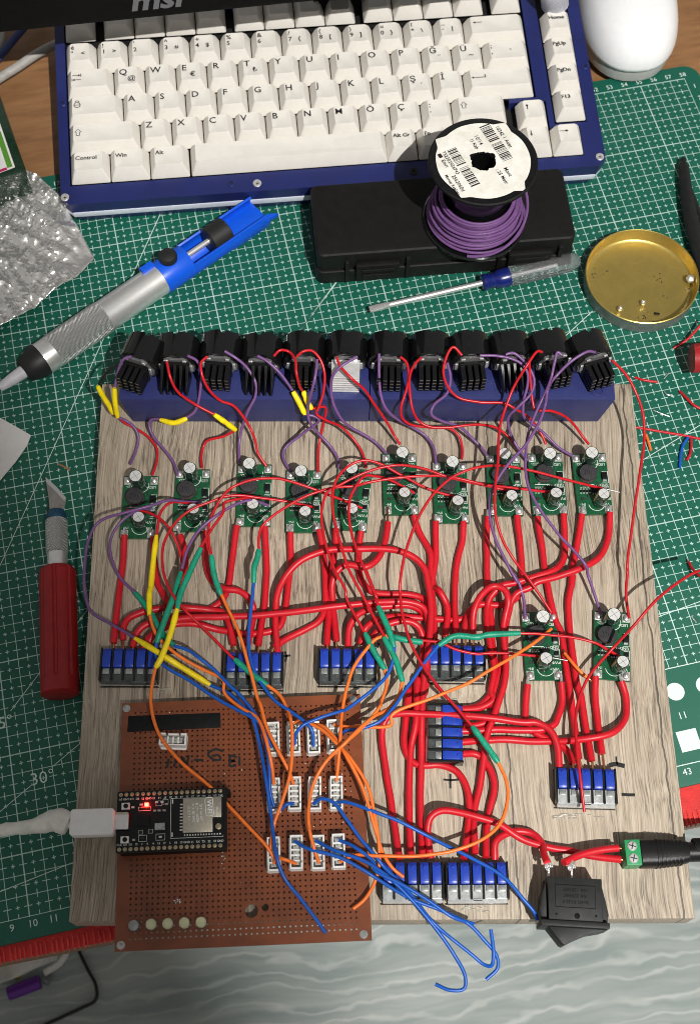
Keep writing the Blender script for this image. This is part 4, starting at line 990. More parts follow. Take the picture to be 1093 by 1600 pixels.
# ------------------------------------------------------------------ monitor
a, b2 = P(0, 52, 90), P(516, 0, 90); rz = math.degrees(math.atan2((b2 - a).y, (b2 - a).x))
mo = thing('monitor', 'black monitor bezel with grey maker logo above the keyboard', 'monitor', a, rz)
g = G(); Mt = T(0, 0, 0, 0, -8)
g.bb(-60, 480, 0, 30, 0, 300, Mt); g.build('bezel', 'monitor_black', mo, bevel=2)
g = G(); g.bb(-60, 480, -1.2, -.1, 23.5, 28, Mt); g.build('trim_strip', 'monitor_strip', mo, bevel=0.3)
g = G(); g.bb(-50, 470, -.8, -.1, 29, 295, Mt); g.build('screen', 'gloss_black', mo)
FX = Matrix(((1, 0, 0, 0), (0, 0, -1, -.15), (0, 1, 0, 0), (0, 0, 0, 1)))
g = G(); lx = (P(212, 14, 96) - a).length
put_text(g, 'msi', 17, Mt @ FX @ T(lx - 3, 11.2, 0) @ Matrix.Diagonal((1.25, 1, 1, 1)), 'LEFT', shear=.22, bold=.5); g.build('logo', 'logo_grey', mo)
g = G(); g.bb(150, 250, 30, 50, -20, 120, Mt); g.bb(185, 215, 45, 75, -88, 60); g.bb(90, 310, 50, 220, -94.3, -88.5); g.build('stand', 'monitor_black', mo, bevel=1)

# ------------------------------------------------------------------ mouse
mc = P(990, 60, 0)
ms = thing('computer_mouse', 'white glossy computer mouse beside the keyboard and above the mat corner', 'mouse', (mc.x - 8, mc.y + 13, 0.1), 4)
def mr(s, z, sy=1.0): 
    r = []
    for k in range(40):
        t = 2 * math.pi * k / 40; c, s_ = math.cos(t), math.sin(t)
        r.append((33 * s * math.copysign(abs(c) ** .85, c), (60 if s_ > 0 else 56) * s * sy * math.copysign(abs(s_) ** .85, s_) + (1 - s) * -2, z))
    return r
g = G(); g.loft([mr(.88, .2), mr(.93, 2), mr(.955, 8), mr(.955, 12)]); g.build('base_shell', 'mouse_grey', ms)
g = G(); g.loft([mr(.955, 12.1), mr(.985, 13), mr(.99, 15.5), mr(.965, 21), mr(.90, 28), mr(.78, 34), mr(.60, 38.5), mr(.38, 41.2), mr(.18, 42.3), mr(.05, 42.5)]); g.build('top_shell', 'mouse_white', ms, ang=60)

# ------------------------------------------------------------------ desoldering pump
ca, cb = P(63, 563, 10.2), P(256, 431.5, 10.2); ax_ = (cb - ca); BL = ax_.length; rz = math.degrees(math.atan2(ax_.y, ax_.x))
dp = thing('desoldering_pump', 'silver desoldering pump with blue handle and knurled grip on the mat', 'desoldering pump', (ca.x, ca.y, 0), rz)
X_ = T(0, 0, 10.2) @ Matrix.Rotation(R(90), 4, 'Y')
def lx(prof, n=32): g_ = G(); g_.lathe(prof, n, X_); return g_
lx([(8.2, 0), (9.6, .4), (9.8, 1.5), (9.8, 9.0)]).build('barrel_collar', 'steel', dp)
lx([(9.8, 9.05), (10.0, 10), (10.0, 44.0), (9.8, 45)]).build('knurled_grip', 'knurled', dp)
lx([(9.8, 45.05), (9.6, 46), (9.6, BL - .5)]).build('barrel', 'steel', dp)
lx([(5.6, -11.5), (7.0, -10.5), (8.6, -6), (9.8, -2.2), (9.9, 1.0), (9.4, 1.2)]).build('nose_cone', 'nose_black', dp)
lx([(2.0, -28), (2.4, -27.8), (3.4, -20), (3.9, -11.4), (5.5, -11.3)], 20).build('nozzle', 'tip_white', dp)
g = G(); rr = 10.4
def trough(a0, a1, x0, x1, ro, ri, n=18):
    r0 = []
    angs = [R(a0 + (a1 - a0) * k / n) for k in range(n + 1)]
    ring = [(ro * math.cos(t), ro * math.sin(t)) for t in angs] + [(ri * math.cos(t), ri * math.sin(t)) for t in reversed(angs)]
    return [[(x, y, 10.4 + z) for y, z in ring] for x in (x0, x1)]
g.loft([[(x, 10.2 * math.cos(2 * math.pi * k / 28), 10.2 + 10.2 * math.sin(2 * math.pi * k / 28)) for k in range(28)] for x in (BL - 3, BL + 17)])
g.loft(trough(150, 395, BL + 17, BL + 73, 10.2, 8.7))
g.bb(BL + 46, BL + 73.5, -8.6, 8.6, 4, 9.5); g.bb(BL + 17, BL + 73.5, -9.4, -7.9, 9, 15.6); g.build('handle', 'pump_blue', dp, bevel=0.3)
g = G(); g.prism([(BL + 66, -9.4), (BL + 73, -11.0), (BL + 78.5, -11.6), (BL + 73.4, -7.9)], 11.5, 15); g.build('handle_hook', 'pump_blue', dp, bevel=0.3)
g = G(); g.bb(BL - 11, BL - 2.9, 3, 7, 18.4, 20.9); g.build('handle_lug', 'pump_blue', dp, bevel=0.3)
g = G(); g.lathe([(4.4, 19.8), (5.4, 20.6), (5.5, 23.5), (4.8, 24.6), (3, 25.3), (.05, 25.5)], 26, T(BL + 6, 1.4, 0)); g.build('release_button', 'nose_black', dp)
g = G(); g.lathe([(7.4, BL + 34), (8.5, BL + 34.4), (8.5, BL + 47), (7.6, BL + 47.6)], 32, T(0, 0, 13.4) @ Matrix.Rotation(R(90), 4, 'Y')); g.build('plunger_collar', 'nose_black', dp)
g = G(); g.lathe([(1.7, BL + 17), (1.7, BL + 35)], 12, T(0, 0, 14.5) @ Matrix.Rotation(R(90), 4, 'Y')); g.build('plunger_rod', 'steel', dp)

# ------------------------------------------------------------------ foil, paper, box, cables on the far side
fo = thing('foil_sheet', 'crumpled aluminium foil sheet on the mat beside the desoldering pump', 'foil', P(40, 400, 0))
a = P(40, 400, 0); poly = [P(-60, 235, 9), P(12, 262, 9), P(62, 282, 7), P(100, 318, 5), P(128, 368, 4), P(148, 405, 2), P(122, 437, 1.5), P(88, 462, 2), P(48, 492, 2), P(-4, 520, 2), P(-110, 560, 3)]
bm = bmesh.new(); vs = [bm.verts.new((p - a) * MM) for p in poly]; f = bm.faces.new(vs)
bmesh.ops.triangulate(bm, faces=[f])
rf = random.Random(12); FW = [(R(rf.choice((35, 48, 60, 75, 120, 150)) + rf.uniform(-9, 9)), lm, lm * .115, rf.random()) for lm in (34, 26, 21, 17, 13, 11, 9, 7.5, 6.5, 5.5, 5)]
for _ in range(7): bmesh.ops.subdivide_edges(bm, edges=[e_ for e_ in bm.edges if e_.calc_length() > .0014], cuts=1); bmesh.ops.triangulate(bm, faces=bm.faces)
for v in bm.verts:
    p = v.co / MM; wq = noise.noise_vector(p * .015) * 9 + noise.noise_vector(p * .12) * .5; c = 0
    for ang_, lam, am, ph in FW:
        t = ((p.x + wq.x) * math.cos(ang_) + (p.y + wq.y) * math.sin(ang_)) / lam + ph
        c += am * abs(t - math.floor(t) - .5) * 2 * (.55 + .25 * noise.noise(p * .02 + Vector((ph * 9, lam, 0))))
    edge = min(1, max(0.05, (p - (P(148, 405, 0) - a)).length / 26))
    v.co.z += ((c * .9 + (1 - abs(noise.noise(p * .35 + wq * .1))) ** 4 * .45) * edge + .25) * MM
bm.normal_update(); me = bpy.data.meshes.new('foil_surface'); bm.to_mesh(me); bm.free(); me.materials.append(MATS['foil']); me.shade_smooth(); me.set_sharp_from_angle(angle=R(14))
o = bpy.data.objects.new('foil_surface', me); COL.objects.link(o); o.parent = fo
md = o.modifiers.new('thickness', 'SOLIDIFY'); md.thickness = .00015

pa = thing('paper_scrap', 'torn grey white paper scrap at the mat edge above the craft knife', 'paper', P(0, 700, .3))
a = P(0, 700, 0); ou = [P(-60, 620, 0), P(0, 653, 0), P(25, 667, 0), P(49, 681, 0), P(43, 697, 0), P(34, 710, 0), P(24, 724, 0), P(12, 738, 0), P(-2, 755, 0), P(-70, 800, 0)]
g = G(); g.prism([(p - a).to_tuple()[:2] for p in reversed(ou)], .3, .75); g.build('sheet', 'paper', pa)

bx = thing('green_box', 'dark green box with white label and orange sticker at the mat corner', 'box', P(44, 268, 0))
a = P(44, 268, 0); t1 = P(45, 272, 32) ; c1, c2, c3 = P(40, 263, 34), P(-3, 138, 34), P(-60, 300, 34)
H = 34
q = [c1, c2, c2 + (c3 - c1), c3]; q = [p - Vector((a.x, a.y, 0)) for p in q]
g = G(); g.prism([(p.x, p.y) for p in q], .2, H); g.build('carton', 'box_green', bx, bevel=2.0)
def inb(s, t_): p = q[0] + (q[1] - q[0]) * s + (q[3] - q[0]) * t_; return (p.x, p.y)
def quad(g_, s0, s1, t0, t1_, z): g_.flat([inb(s0, t0), inb(s1, t0), inb(s1, t1_), inb(s0, t1_)][::-1], z)
g = G(); quad(g, .05, .8, .14, .95, H + .1); g.build('label_panel', 'box_white', bx)
g = G(); quad(g, .07, .50, .17, .25, H + .2); g.build('green_stripe', 'box_lime', bx)
g = G(); quad(g, .50, .62, .20, .8, H + .3); g.build('orange_sticker', 'box_orange', bx)
g = G(); quad(g, .055, .085, .26, .6, H + .2); g.build('magenta_mark', 'box_magenta', bx)
g = G()
for k in range(4): quad(g, .18 + k * .07, .195 + k * .07, .33, .6 + .1 * (k % 2), H + .2)
g.build('print_lines', 'logo_grey', bx)

def cable(name, label, m, pix, r, cat='cable', group=None):
    a_ = P(*pix[0]); o_ = thing(name, label, cat, a_, 0, group); g_ = G(); g_.tube([p - a_ for p in catmull([P(*p) for p in pix], 8)], r, 12); g_.build('jacket', m, o_); return o_
cable('grey_cable', 'thick grey cable crossing the bare table beside the keyboard', 'cable_grey', [(-40, 150, 4), (0, 122, 5), (30, 103, 6), (60, 83, 7), (90, 68, 9), (120, 55, 9)], 3.0)
cable('blue_cable', 'dark blue flat cable on the table behind the grey cable', 'cable_blue', [(-30, 115, 6), (0, 88, 6), (18, 66, 6), (38, 42, 6), (60, 10, 6)], 2.6)
cable('pale_cable', 'pale cable end at the table corner under the monitor', 'cable_grey', [(-10, 90, 3), (2, 70, 3), (5, 56, 3), (6, 30, 3)], 2.0)

# ------------------------------------------------------------------ black case with the wire spool
CZ = 27
c0, c1, c2, c3 = P(484, 291, CZ), P(877, 263, CZ), P(897, 370, CZ), P(499, 398, CZ)
ctr = (c0 + c1 + c2 + c3) / 4; rz = math.degrees(math.atan2((c1 - c0).y, (c1 - c0).x)); cw = ((c1 - c0).length + (c2 - c3).length) / 2; cdp = ((c0 - c3).length + (c1 - c2).length) / 2
cs = thing('tool_case', 'flat black plastic tool case with two latches, under the wire spool', 'case', (ctr.x, ctr.y, 0.1), rz)
g = G(); g.prism(rrect(cw + 1.5, cdp + 1.5, 4, 4), 12.3, CZ); g.build('lid', 'case_black', cs, bevel=2.2, seg=3)
g = G(); g.prism(rrect(cw + 3.5, cdp + 3.5, 5, 4), 0, 11.7); g.build('base', 'case_black', cs, bevel=1.5, seg=3)
for x in (-cw * .27, cw * .33):
    y = -cdp / 2 - 1.9
    g = G(); g.bb(x - 13, x + 13, y - 2.6, y + 1.5, 4, 18.5); l_ = g.build('latch', 'case_black', cs, bevel=1.0)
    g = G(); g.bb(x - 9.5, x + 9.5, y - 3.8, y - 2.4, 8, 11); g.bb(x - 9.5, x + 9.5, y - 3.4, y - 2.4, 13, 15.5); g.build('latch_rib', 'case_black', l_, bevel=0.5)
for x in (-cw * .27 - 18, -cw * .27 + 18, cw * .33 - 18, cw * .33 + 18):
    g = G(); g.bb(x - 1.2, x + 1.2, -cdp / 2 - 3.2, -cdp / 2 + 1, 2, 21); g.build('rib', 'case_black', cs, bevel=0.5)

st = P(751, 253, 79); sb = P(744, 337, CZ + 2); 
sp = thing('wire_spool', 'black spool of purple wire standing on the black case, barcode label on top', 'wire spool', ((st.x + sb.x) / 2, (st.y + sb.y) / 2, CZ + .1), 0)
ho = 79 - CZ - .1
def flange(z0, z1_):
    g_ = G(); g_.loft([[(r * math.cos(2 * math.pi * k / 64), r * math.sin(2 * math.pi * k / 64), z) for k in range(64)] for r, z in ((7, z0), (29.8, z0), (30.4, z0 + .6), (30.4, z1_ - .6), (29.6, z1_), (27.8, z1_ - .5), (11.5, z1_ - .5), (7.5, z1_ - .5), (7.2, z0))], cap0=False, cap1=False); return g_
flange(0, 2.4).build('bottom_flange', 'gloss_black', sp); flange(ho - 2.6, ho).build('top_flange', 'matte_black', sp)
g = G(); g.lathe([(18.5, 2.4), (18.2, 8), (18.2, ho - 8), (20, ho - 2.7)], 48, cap0=False, cap1=False); g.lathe([(7.1, .2), (7.1, ho - 3)], 24, cap0=False, cap1=False); g.build('core', 'gloss_black', sp)
g = G(); rr_ = random.Random(2)
wire_r = .85
for k in range(9):
    z = 4.4 + k * 2.0; r = 28.4 - (k % 3) * 1.5 - k * .5; dx, dy = rr_.uniform(-.7, .7), rr_.uniform(-.7, .7)
    tl = rr_.uniform(-.5, .5)
    g.tube([(dx + r * math.cos(t), dy + r * math.sin(t), z + tl * math.sin(t + k)) for t in [2 * math.pi * j / 56 for j in range(57)]], wire_r, 8)
for k in range(24):
    z = 3.4 + (k % 12) * 1.72; r = 20.5 + (k // 12) * 3.2 + rr_.uniform(-.3, .3)
    if k // 12 and k % 12 > 8: continue
    g.tube([(r * math.cos(t), r * math.sin(t), z) for t in [2 * math.pi * j / 48 for j in range(49)]], wire_r, 7)
g.tube(catmull([(29.4 * math.cos(R(t)), 29.4 * math.sin(R(t)), z) for t, z in ((60, 22), (30, 19), (0, 15), (-25, 11), (-50, 7), (-72, 4.5), (-92, 3.6), (-100, 3.4))], 6), wire_r, 8)
g.build('purple_wire_coil', 'purple_ins', sp)
# torn label with a ragged centre hole
lb = []
nL = 90
for k in range(nL):
    t = 2 * math.pi * k / nL; a_ = math.degrees(t); r = 26.2 + .25 * noise.noise((math.cos(t) * 3, math.sin(t) * 3, 1))
    for c_, w_, hgt in ((152, 10, 3.6), (64, 12, 3.6), (318, 9, 4.0), (244, 10, 2.8)):
        dd = abs((a_ - c_ + 180) % 360 - 180)
        if dd < w_: r += hgt * (1 - dd / w_)
    lb.append((r, t))
hl = [(6.9 + 1.8 * noise.noise((math.cos(t) * 1.6, math.sin(t) * 1.6, 7)) + .6 * noise.noise((math.cos(t) * 6, math.sin(t) * 6, 2)), t) for _, t in lb]
g = G(); vs = []
for (r, t), (r2, _) in zip(lb, hl):
    for rr, zz in ((r, 0), (r * .8 + r2 * .2, .05), (r * .5 + r2 * .5, .02), (r2 + .8, .05), (r2, .1)):
        z = ho + .12 + max(0, .35 * noise.noise((rr * math.cos(t) * .22, rr * math.sin(t) * .22, 3))) if 5 < rr < 26 else ho + .15
        vs.append((rr * math.cos(t), rr * math.sin(t), z))
g.add(vs, [(k * 5 + j, ((k + 1) % nL) * 5 + j, ((k + 1) % nL) * 5 + j + 1, k * 5 + j + 1) for k in range(nL) for j in range(4)])
lab = g.build('paper_label', 'label_paper', sp, ang=60)
g = G(); g.lathe([(9.6, ho - .45), (.05, ho - .45)], 32, cap0=False, cap1=False); g.build('hole_shadow_disc', 'plate_black', sp) if False else None
g = G(); ML = T(0, 0, ho + .62, -62)
rr_ = random.Random(9)
for (x0, x1, y0, y1) in ((-21, 6, 9.2, 15.4), (-14.5, 13, -9.5, -15.0)):
    x = x0
    while x < x1:
        w = rr_.choice((.3, .3, .5, .8, .9)); 
        if not (x0 + 12 < x < x0 + 13.6): g.flat([(x, min(y0, y1)), (x + w, min(y0, y1)), (x + w, max(y0, y1)), (x, max(y0, y1))], 0, ML)
        x += w + rr_.choice((.35, .4, .7))
def sl(s, x, y, sz=3.0): put_text(g, s, sz, ML @ T(x, y, 0), 'LEFT', bold=.03)
sl('10342 1 Adet', -17.5, 18.2, 3.0); sl('10/14', -17, 4.4, 3.2); sl('1) Kab', -16, .9, 3.0); sl('TS2302956743', -15, -17.2, 2.9); sl('Emri', -10, -20.2, 3.0); sl('2562060d', 2, -20.2, 3.0); sl('Montaj Kablosu', 0, -23.6, 2.4); sl('Mont', 10, 8.0, 3.0); sl(': 25 Metr', 9, 3.6, 3.0)
g.flat([(-14.5, -21), (-11.6, -21), (-11.6, -19), (-14.5, -19)], 0, ML)
g.build('label_print', 'ink', lab)

# ------------------------------------------------------------------ screwdriver
sa, sb2 = P(577, 484, 6), P(757, 441, 6.3); d = sb2 - sa; SL = d.length; rz = math.degrees(math.atan2(d.y, d.x))
sd = thing('screwdriver', 'flat screwdriver with clear handle and blue collar below the black case', 'screwdriver', (sa.x, sa.y, 0), rz)
X6 = T(0, 0, 6.3) @ Matrix.Rotation(R(90), 4, 'Y')
g = G(); g.lathe([(1.7, 12), (1.75, SL)], 18, X6); g.build('shaft', 'steel', sd)
g = G(); g.loft([[(0, -2.1, 6.0), (0, 2.1, 6.0), (0, 2.1, 6.6), (0, -2.1, 6.6)], [(4, -2.2, 5.8), (4, 2.2, 5.8), (4, 2.2, 6.8), (4, -2.2, 6.8)], [(12.5, -1.4, 5.0), (12.5, 1.4, 5.0), (12.5, 1.4, 7.6), (12.5, -1.4, 7.6)]]); g.build('blade', 'tin', sd, bevel=0.2)
g = G(); g.lathe([(3.6, SL - 2), (4.8, SL - 1.2), (5.2, SL), (4.4, SL + 1.2), (4.9, SL + 2.2), (4.2, SL + 3.2), (4.7, SL + 4.4), (4.1, SL + 5.6), (5.0, SL + 7), (5.8, SL + 9), (5.8, SL + 15)], 28, X6); g.build('collar', 'collar_blue', sd)
g = G(); rings = []
for x, r in ((SL + 15.1, 5.2), (SL + 16, 5.9), (SL + 24, 6.2), (SL + 44, 6.2), (SL + 50, 5.8), (SL + 55, 5.2), (SL + 58, 4.2), (SL + 59.5, 2.6)):
    rings.append([(x, r * (1 - (.13 if SL + 18 < x < SL + 49 else 0) * (math.cos(6 * t) > .2)) * math.cos(t), 6.3 + r * (1 - (.13 if SL + 18 < x < SL + 49 else 0) * (math.cos(6 * t) > .2)) * math.sin(t)) for t in [2 * math.pi * k / 60 for k in range(60)]])
g.loft(rings); g.build('handle', 'handle_clear', sd, ang=40)
g = G(); g.lathe([(1.6, SL + 15), (1.6, SL + 45), (.1, SL + 46)], 12, X6); g.build('tang', 'steel', sd)

# ------------------------------------------------------------------ brass tin lid with solder bits
lc = P(1002.5, 430.5, 10)
ld_ = thing('tin_lid', 'round brass coloured tin lid lying open side up on the mat', 'tin lid', (lc.x, lc.y, 0.1), 0)
r = 33.6; n = 72
def lring(r_, z): return [(r_ * math.cos(2 * math.pi * k / n), r_ * math.sin(2 * math.pi * k / n), z) for k in range(n)]
g = G(); g.loft([lring(r - .6, 0), lring(r, .6), lring(r, 9.4)], cap1=False); g.build('outer_wall', 'brass_outer', ld_)
g = G(); g.loft([lring(r, 9.45), lring(r + .1, 9.9), lring(r - .35, 10.2), lring(r - .8, 9.8), lring(r - .9, 2.2), lring(r - 2.0, 1.1), lring(r - 4.5, .8), lring(.1, .85)], cap0=False); g.build('inner_pan', 'brass', ld_, ang=50)
lz = 1.0
SOL = [((1003, 475, lz + .8), 'solder bead', 'bright solder bead standing in the brass lid, nearest its centre'), ((967, 484, lz + .8), 'solder bead', 'bright solder bead in the brass lid, farthest from the centre'), ((1077, 437, lz + 3), 'solder blob', 'grey solder blob against the wall of the brass lid')]
for i, (q, c_, lb_) in enumerate(SOL):
    p = P(*q); g = G(); s = (1, 1, 1.6)[i]
    g.lathe([(.9 * s, -.6), (1.5 * s, .3), (1.6 * s, 1.5), (1.1 * s, 2.7), (.3, 3.3)], 12)
    for v in g.v: v += noise.noise_vector(v * .6 + Vector((i * 7, 0, 0))) * .4
    o = tag(g.build('solder_bead', 'tin'), lb_, 'solder bead', 'solder bits in the brass lid'); o.location = p * MM
g = G()
for k in range(30):
    cx, cy = random.choice(((1030, 467), (1024, 435), (1076, 450), (1010, 495), (935, 428), (1048, 500)))
    p = P(cx + random.gauss(0, 8), cy + random.gauss(0, 4), lz + .1)
    if (p - Vector((lc.x, lc.y, lz))).xy.length < r - 3:
        g.lathe([(.5, 0), (.4, .35), (.05, .5)], 6, T(p.x, p.y, lz, random.uniform(0, 180)) @ Matrix.Diagonal((random.uniform(.5, 2.2), random.uniform(.3, .7), 1, 1)))
o = g.build('flux_crumbs', 'ferrite'); o['kind'] = 'stuff'; o['label'] = 'dark burnt flux crumbs scattered inside the brass lid'
o = None
p = P(1025, 491, lz + .1); g = G(); g.box((0, 0, .5), (3.2, 1.4, .9)); o = tag(g.build('black_chip', 'black_plastic', bevel=0.2), 'tiny black chip lying flat in the brass lid', 'electronic chip'); o.location = p * MM; o.rotation_euler = (0, 0, R(-10))

# ------------------------------------------------------------------ tools at the far edge
tw = thing('tweezers', 'black tweezers lying on the mat at the photo edge beside the lid', 'tweezers', P(1066, 250, 0))
a = P(1066, 250, 0)
for pts, w in (([(1066, 249, 4), (1070, 290, 5), (1077, 335, 5.5), (1090, 385, 6), (1108, 440, 6), (1126, 500, 6), (1150, 600, 6)], (3.2, 5.2)), ([(1074, 292, 2), (1090, 335, 3), (1108, 375, 3.5), (1130, 420, 4), (1190, 520, 5)], (2.0, 3.6))):
    c_ = catmull([P(*q_) - a for q_ in pts], 8); g = G(); m_ = len(c_); rings = []
    for i, p in enumerate(c_):
        t_ = (c_[min(i + 1, m_ - 1)] - c_[max(i - 1, 0)]).normalized(); s_ = Vector((-t_.y, t_.x, 0)).normalized(); k = i / (m_ - 1); ww = (w[0] + (w[1] - w[0]) * min(1, k * 2)) * (1 if k > .03 else .6)
        rings.append([p + s_ * (ww * math.cos(th)) + Vector((0, 0, 2.2 * math.sin(th))) for th in [2 * math.pi * j / 14 for j in range(14)]])
    g.loft(rings); g.build('arm', 'tool_black', tw, ang=60)
rh = thing('pliers', 'red handled tool end poking in at the photo edge', 'tool', P(1100, 560, 0)); a = P(1100, 560, 0)
g = G(); g.tube(catmull([P(1079, 560, 14) - a, P(1082, 560, 14) - a, P(1095, 559, 15) - a, P(1130, 556, 17) - a, P(1200, 540, 20) - a], 6), lambda t: 4.2 + 4.2 * min(1, t * 9), 20); g.build('red_grip', 'handle_red', rh, ang=60)
rh['label'] = 'red handled tool end lying beside the black tweezers at the photo edge'

# ------------------------------------------------------------------ craft knife
ka, kb_ = P(94, 1086, 10), P(90, 889, 10); d = kb_ - ka; KL = d.length; rz = math.degrees(math.atan2(d.y, d.x))
kn = thing('craft_knife', 'craft knife with fluted red handle and pointed blade on the mat', 'craft knife', (ka.x, ka.y, 0), rz)
g = G(); rings = []
for x, r_, fl_ in ((0, 8.6, 0), (.6, 9.6, 0), (8, 9.7, 0), (9, 9.7, 1), (KL - 3, 9.6, 1), (KL - 1, 9.4, .6), (KL, 8.4, 0)):
    rings.append([(x, (r_ - .9 * fl_ * (math.cos(8 * t) > .55)) * math.cos(t), 9.8 + (r_ - .9 * fl_ * (math.cos(8 * t) > .55)) * math.sin(t)) for t in [2 * math.pi * k / 96 for k in range(96)]])
g.loft(rings); g.build('handle', 'knife_red', kn, ang=40)
Xk = T(0, 0, 9.8) @ Matrix.Rotation(R(90), 4, 'Y')
g = G(); g.lathe([(5.4, KL), (5.4, KL + 8.8), (5.0, KL + 9)], 32, Xk); g.build('ferrule', 'steel', kn)
g = G(); g.lathe([(5.4, KL + 9.05), (5.9, KL + 9.6), (5.9, KL + 28), (5.5, KL + 28.5)], 32, Xk); g.build('knurled_collet', 'knurled', kn)
g = G(); g.lathe([(5.3, KL + 28.6), (5.5, KL + 29.2), (5.5, KL + 31.5), (4.4, KL + 34), (3.2, KL + 34.4)], 28, Xk); g.build('chuck', 'knife_blue', kn)
bpx = [P(79, 806, 9.8), P(76, 775, 9.8), P(71, 745, 9.8), (P(88, 760, 9.8)), P(104, 778, 9.8), P(103, 786, 9.8), P(99, 797, 9.8), P(99, 806, 9.8)]
kin = (T(ka.x, ka.y, 0, rz)).inverted(); bq = [kin @ p for p in bpx]
g = G(); g.prism([(p.x, p.y) for p in bq], 9.4, 9.9); g.build('blade', 'blade', kn)
g = G(); e_ = [bq[2], bq[3], bq[4]]; inn = [kin @ P(73, 754, 9.8), kin @ P(87, 768, 9.8), kin @ P(101, 783, 9.8)]
g.flat([(p.x, p.y) for p in e_ + inn[::-1]], 9.98); g.build('cutting_edge', 'blade_edge', kn)

# ------------------------------------------------------------------ things on the floor in front of the table
FZ = -450
fw = P(150, 1560, FZ); bl_ = thing('black_floor_wire', 'thin black wire lying on the grey floor in front of the table', 'wire', fw)
g = G(); g.tube([p - fw for p in catmull([P(105, 1440, FZ + 3), P(121, 1480, FZ + 3), P(138, 1516, FZ + 3), P(150, 1540, FZ + 3), P(150, 1562, FZ + 3), P(128, 1575, FZ + 3), P(100, 1588, FZ + 3), P(70, 1602, FZ + 3), P(20, 1630, FZ + 3)], 6)], 1.35, 10); g.build('insulation', 'black_ins', bl_)
a = P(38, 1542, FZ); pu = thing('purple_stick', 'purple plastic stick lying on the floor under the clear bag', 'plastic stick', a)
p0, p1 = P(13, 1553, FZ + 8) - a, P(63, 1534, FZ + 8) - a
g = G(); g.tube([p0, p0.lerp(p1, .03), p0.lerp(p1, .97), p1], lambda t: 5.6 if .01 < t < .99 else 5.0, 16); g.build('stick_body', 'stick_purple', pu)
q0_, q1_ = P(70, 1530, FZ + 5) - a, P(78, 1533, FZ + 5) - a
g = G(); g.tube([q0_, q1_], 4, 10); g.build('stick_end', 'logo_grey', pu)
a = P(40, 1500, FZ); pb = thing('plastic_bag', 'crumpled clear plastic bag on the floor below the red mat corner', 'plastic bag', a)
ou = [P(-60, 1500, FZ), P(0, 1490, FZ), P(60, 1478, FZ), P(104, 1478, FZ), P(98, 1505, FZ), P(62, 1522, FZ), P(20, 1540, FZ), P(-60, 1575, FZ)]
bm = bmesh.new(); vs = [bm.verts.new((p - a) * MM) for p in ou]; f = bm.faces.new(vs); bmesh.ops.triangulate(bm, faces=[f])
for _ in range(5): bmesh.ops.subdivide_edges(bm, edges=[e_ for e_ in bm.edges if e_.calc_length() > .006], cuts=1); bmesh.ops.triangulate(bm, faces=bm.faces)
for v in bm.verts: v.co.z += (26 + 10 * noise.noise(v.co / MM * .05) + 5 * (1 - abs(noise.noise(v.co / MM * .11)))) * MM
me = bpy.data.meshes.new('film'); bm.to_mesh(me); bm.free(); me.materials.append(MATS['bag_clear']); me.shade_smooth(); o = bpy.data.objects.new('film', me); COL.objects.link(o); o.parent = pb
md = o.modifiers.new('thickness', 'SOLIDIFY'); md.thickness = .0004
g = G(); g.tube([p - a for p in catmull([P(101, 1478, FZ + 30), P(103, 1490, FZ + 30), P(92, 1506, FZ + 30), P(70, 1520, FZ + 28)], 6)], 2.5, 8); g.build('bag_seam', 'bag_clear', pb)
a = P(22, 1504, FZ); g = G()
for k in range(14):
    p = Vector((random.gauss(0, 9), random.gauss(0, 5), 3 + random.uniform(0, 9))); g.lathe([(2.4, -1), (2.6, 0), (2.0, 1.2)], 8, T(*p, 0, random.uniform(0, 180), random.uniform(0, 180)))
o = tag(g.build('brass_fitting', 'brass'), 'pile of small brass fittings inside the clear plastic bag', 'metal fittings'); o.location = a * MM

# ------------------------------------------------------------------ wires
TILE = {'A1': (120, 500, .22873), 'A2': (350, 500, .22873), 'A3': (570, 500, .22873), 'A4': (780, 500, .22873), 'B1': (120, 690, .22873), 'B2': (350, 690, .22873), 'B3': (570, 690, .22873), 'B4': (780, 690, .22873),
        'C1': (120, 880, .22873), 'C2': (350, 880, .22873), 'C3': (540, 880, .22873), 'C4': (760, 880, .22873), 'D1': (350, 1100, .27447), 'D2': (570, 1060, .27447), 'D3': (780, 1080, .28637), 'D4': (480, 1280, .34767), 'PB': (170, 1070, .38426), 'XX': (0, 0, 1)}
SORT = {'R': ('red_ins', 1.75, 10, 'insulation'), 'r': ('thin_red', .74, 8, 'insulation'), 'p': ('purple_ins', .8, 8, 'insulation'), 'b': ('blue_ins', .88, 8, 'insulation'), 'o': ('orange_ins', .86, 8, 'insulation'), 'k': ('black_ins', .7, 8, 'insulation'),
        'y': ('yellow_sleeve', 1.5, 10, 'heat_shrink'), 'g': ('green_sleeve', 1.55, 10, 'heat_shrink'), 'c': ('copper', .6, 6, 'bare_end'), 'w': ('tin', .32, 6, 'bare_end'), 't': ('tin', .8, 8, 'soldered_end')}
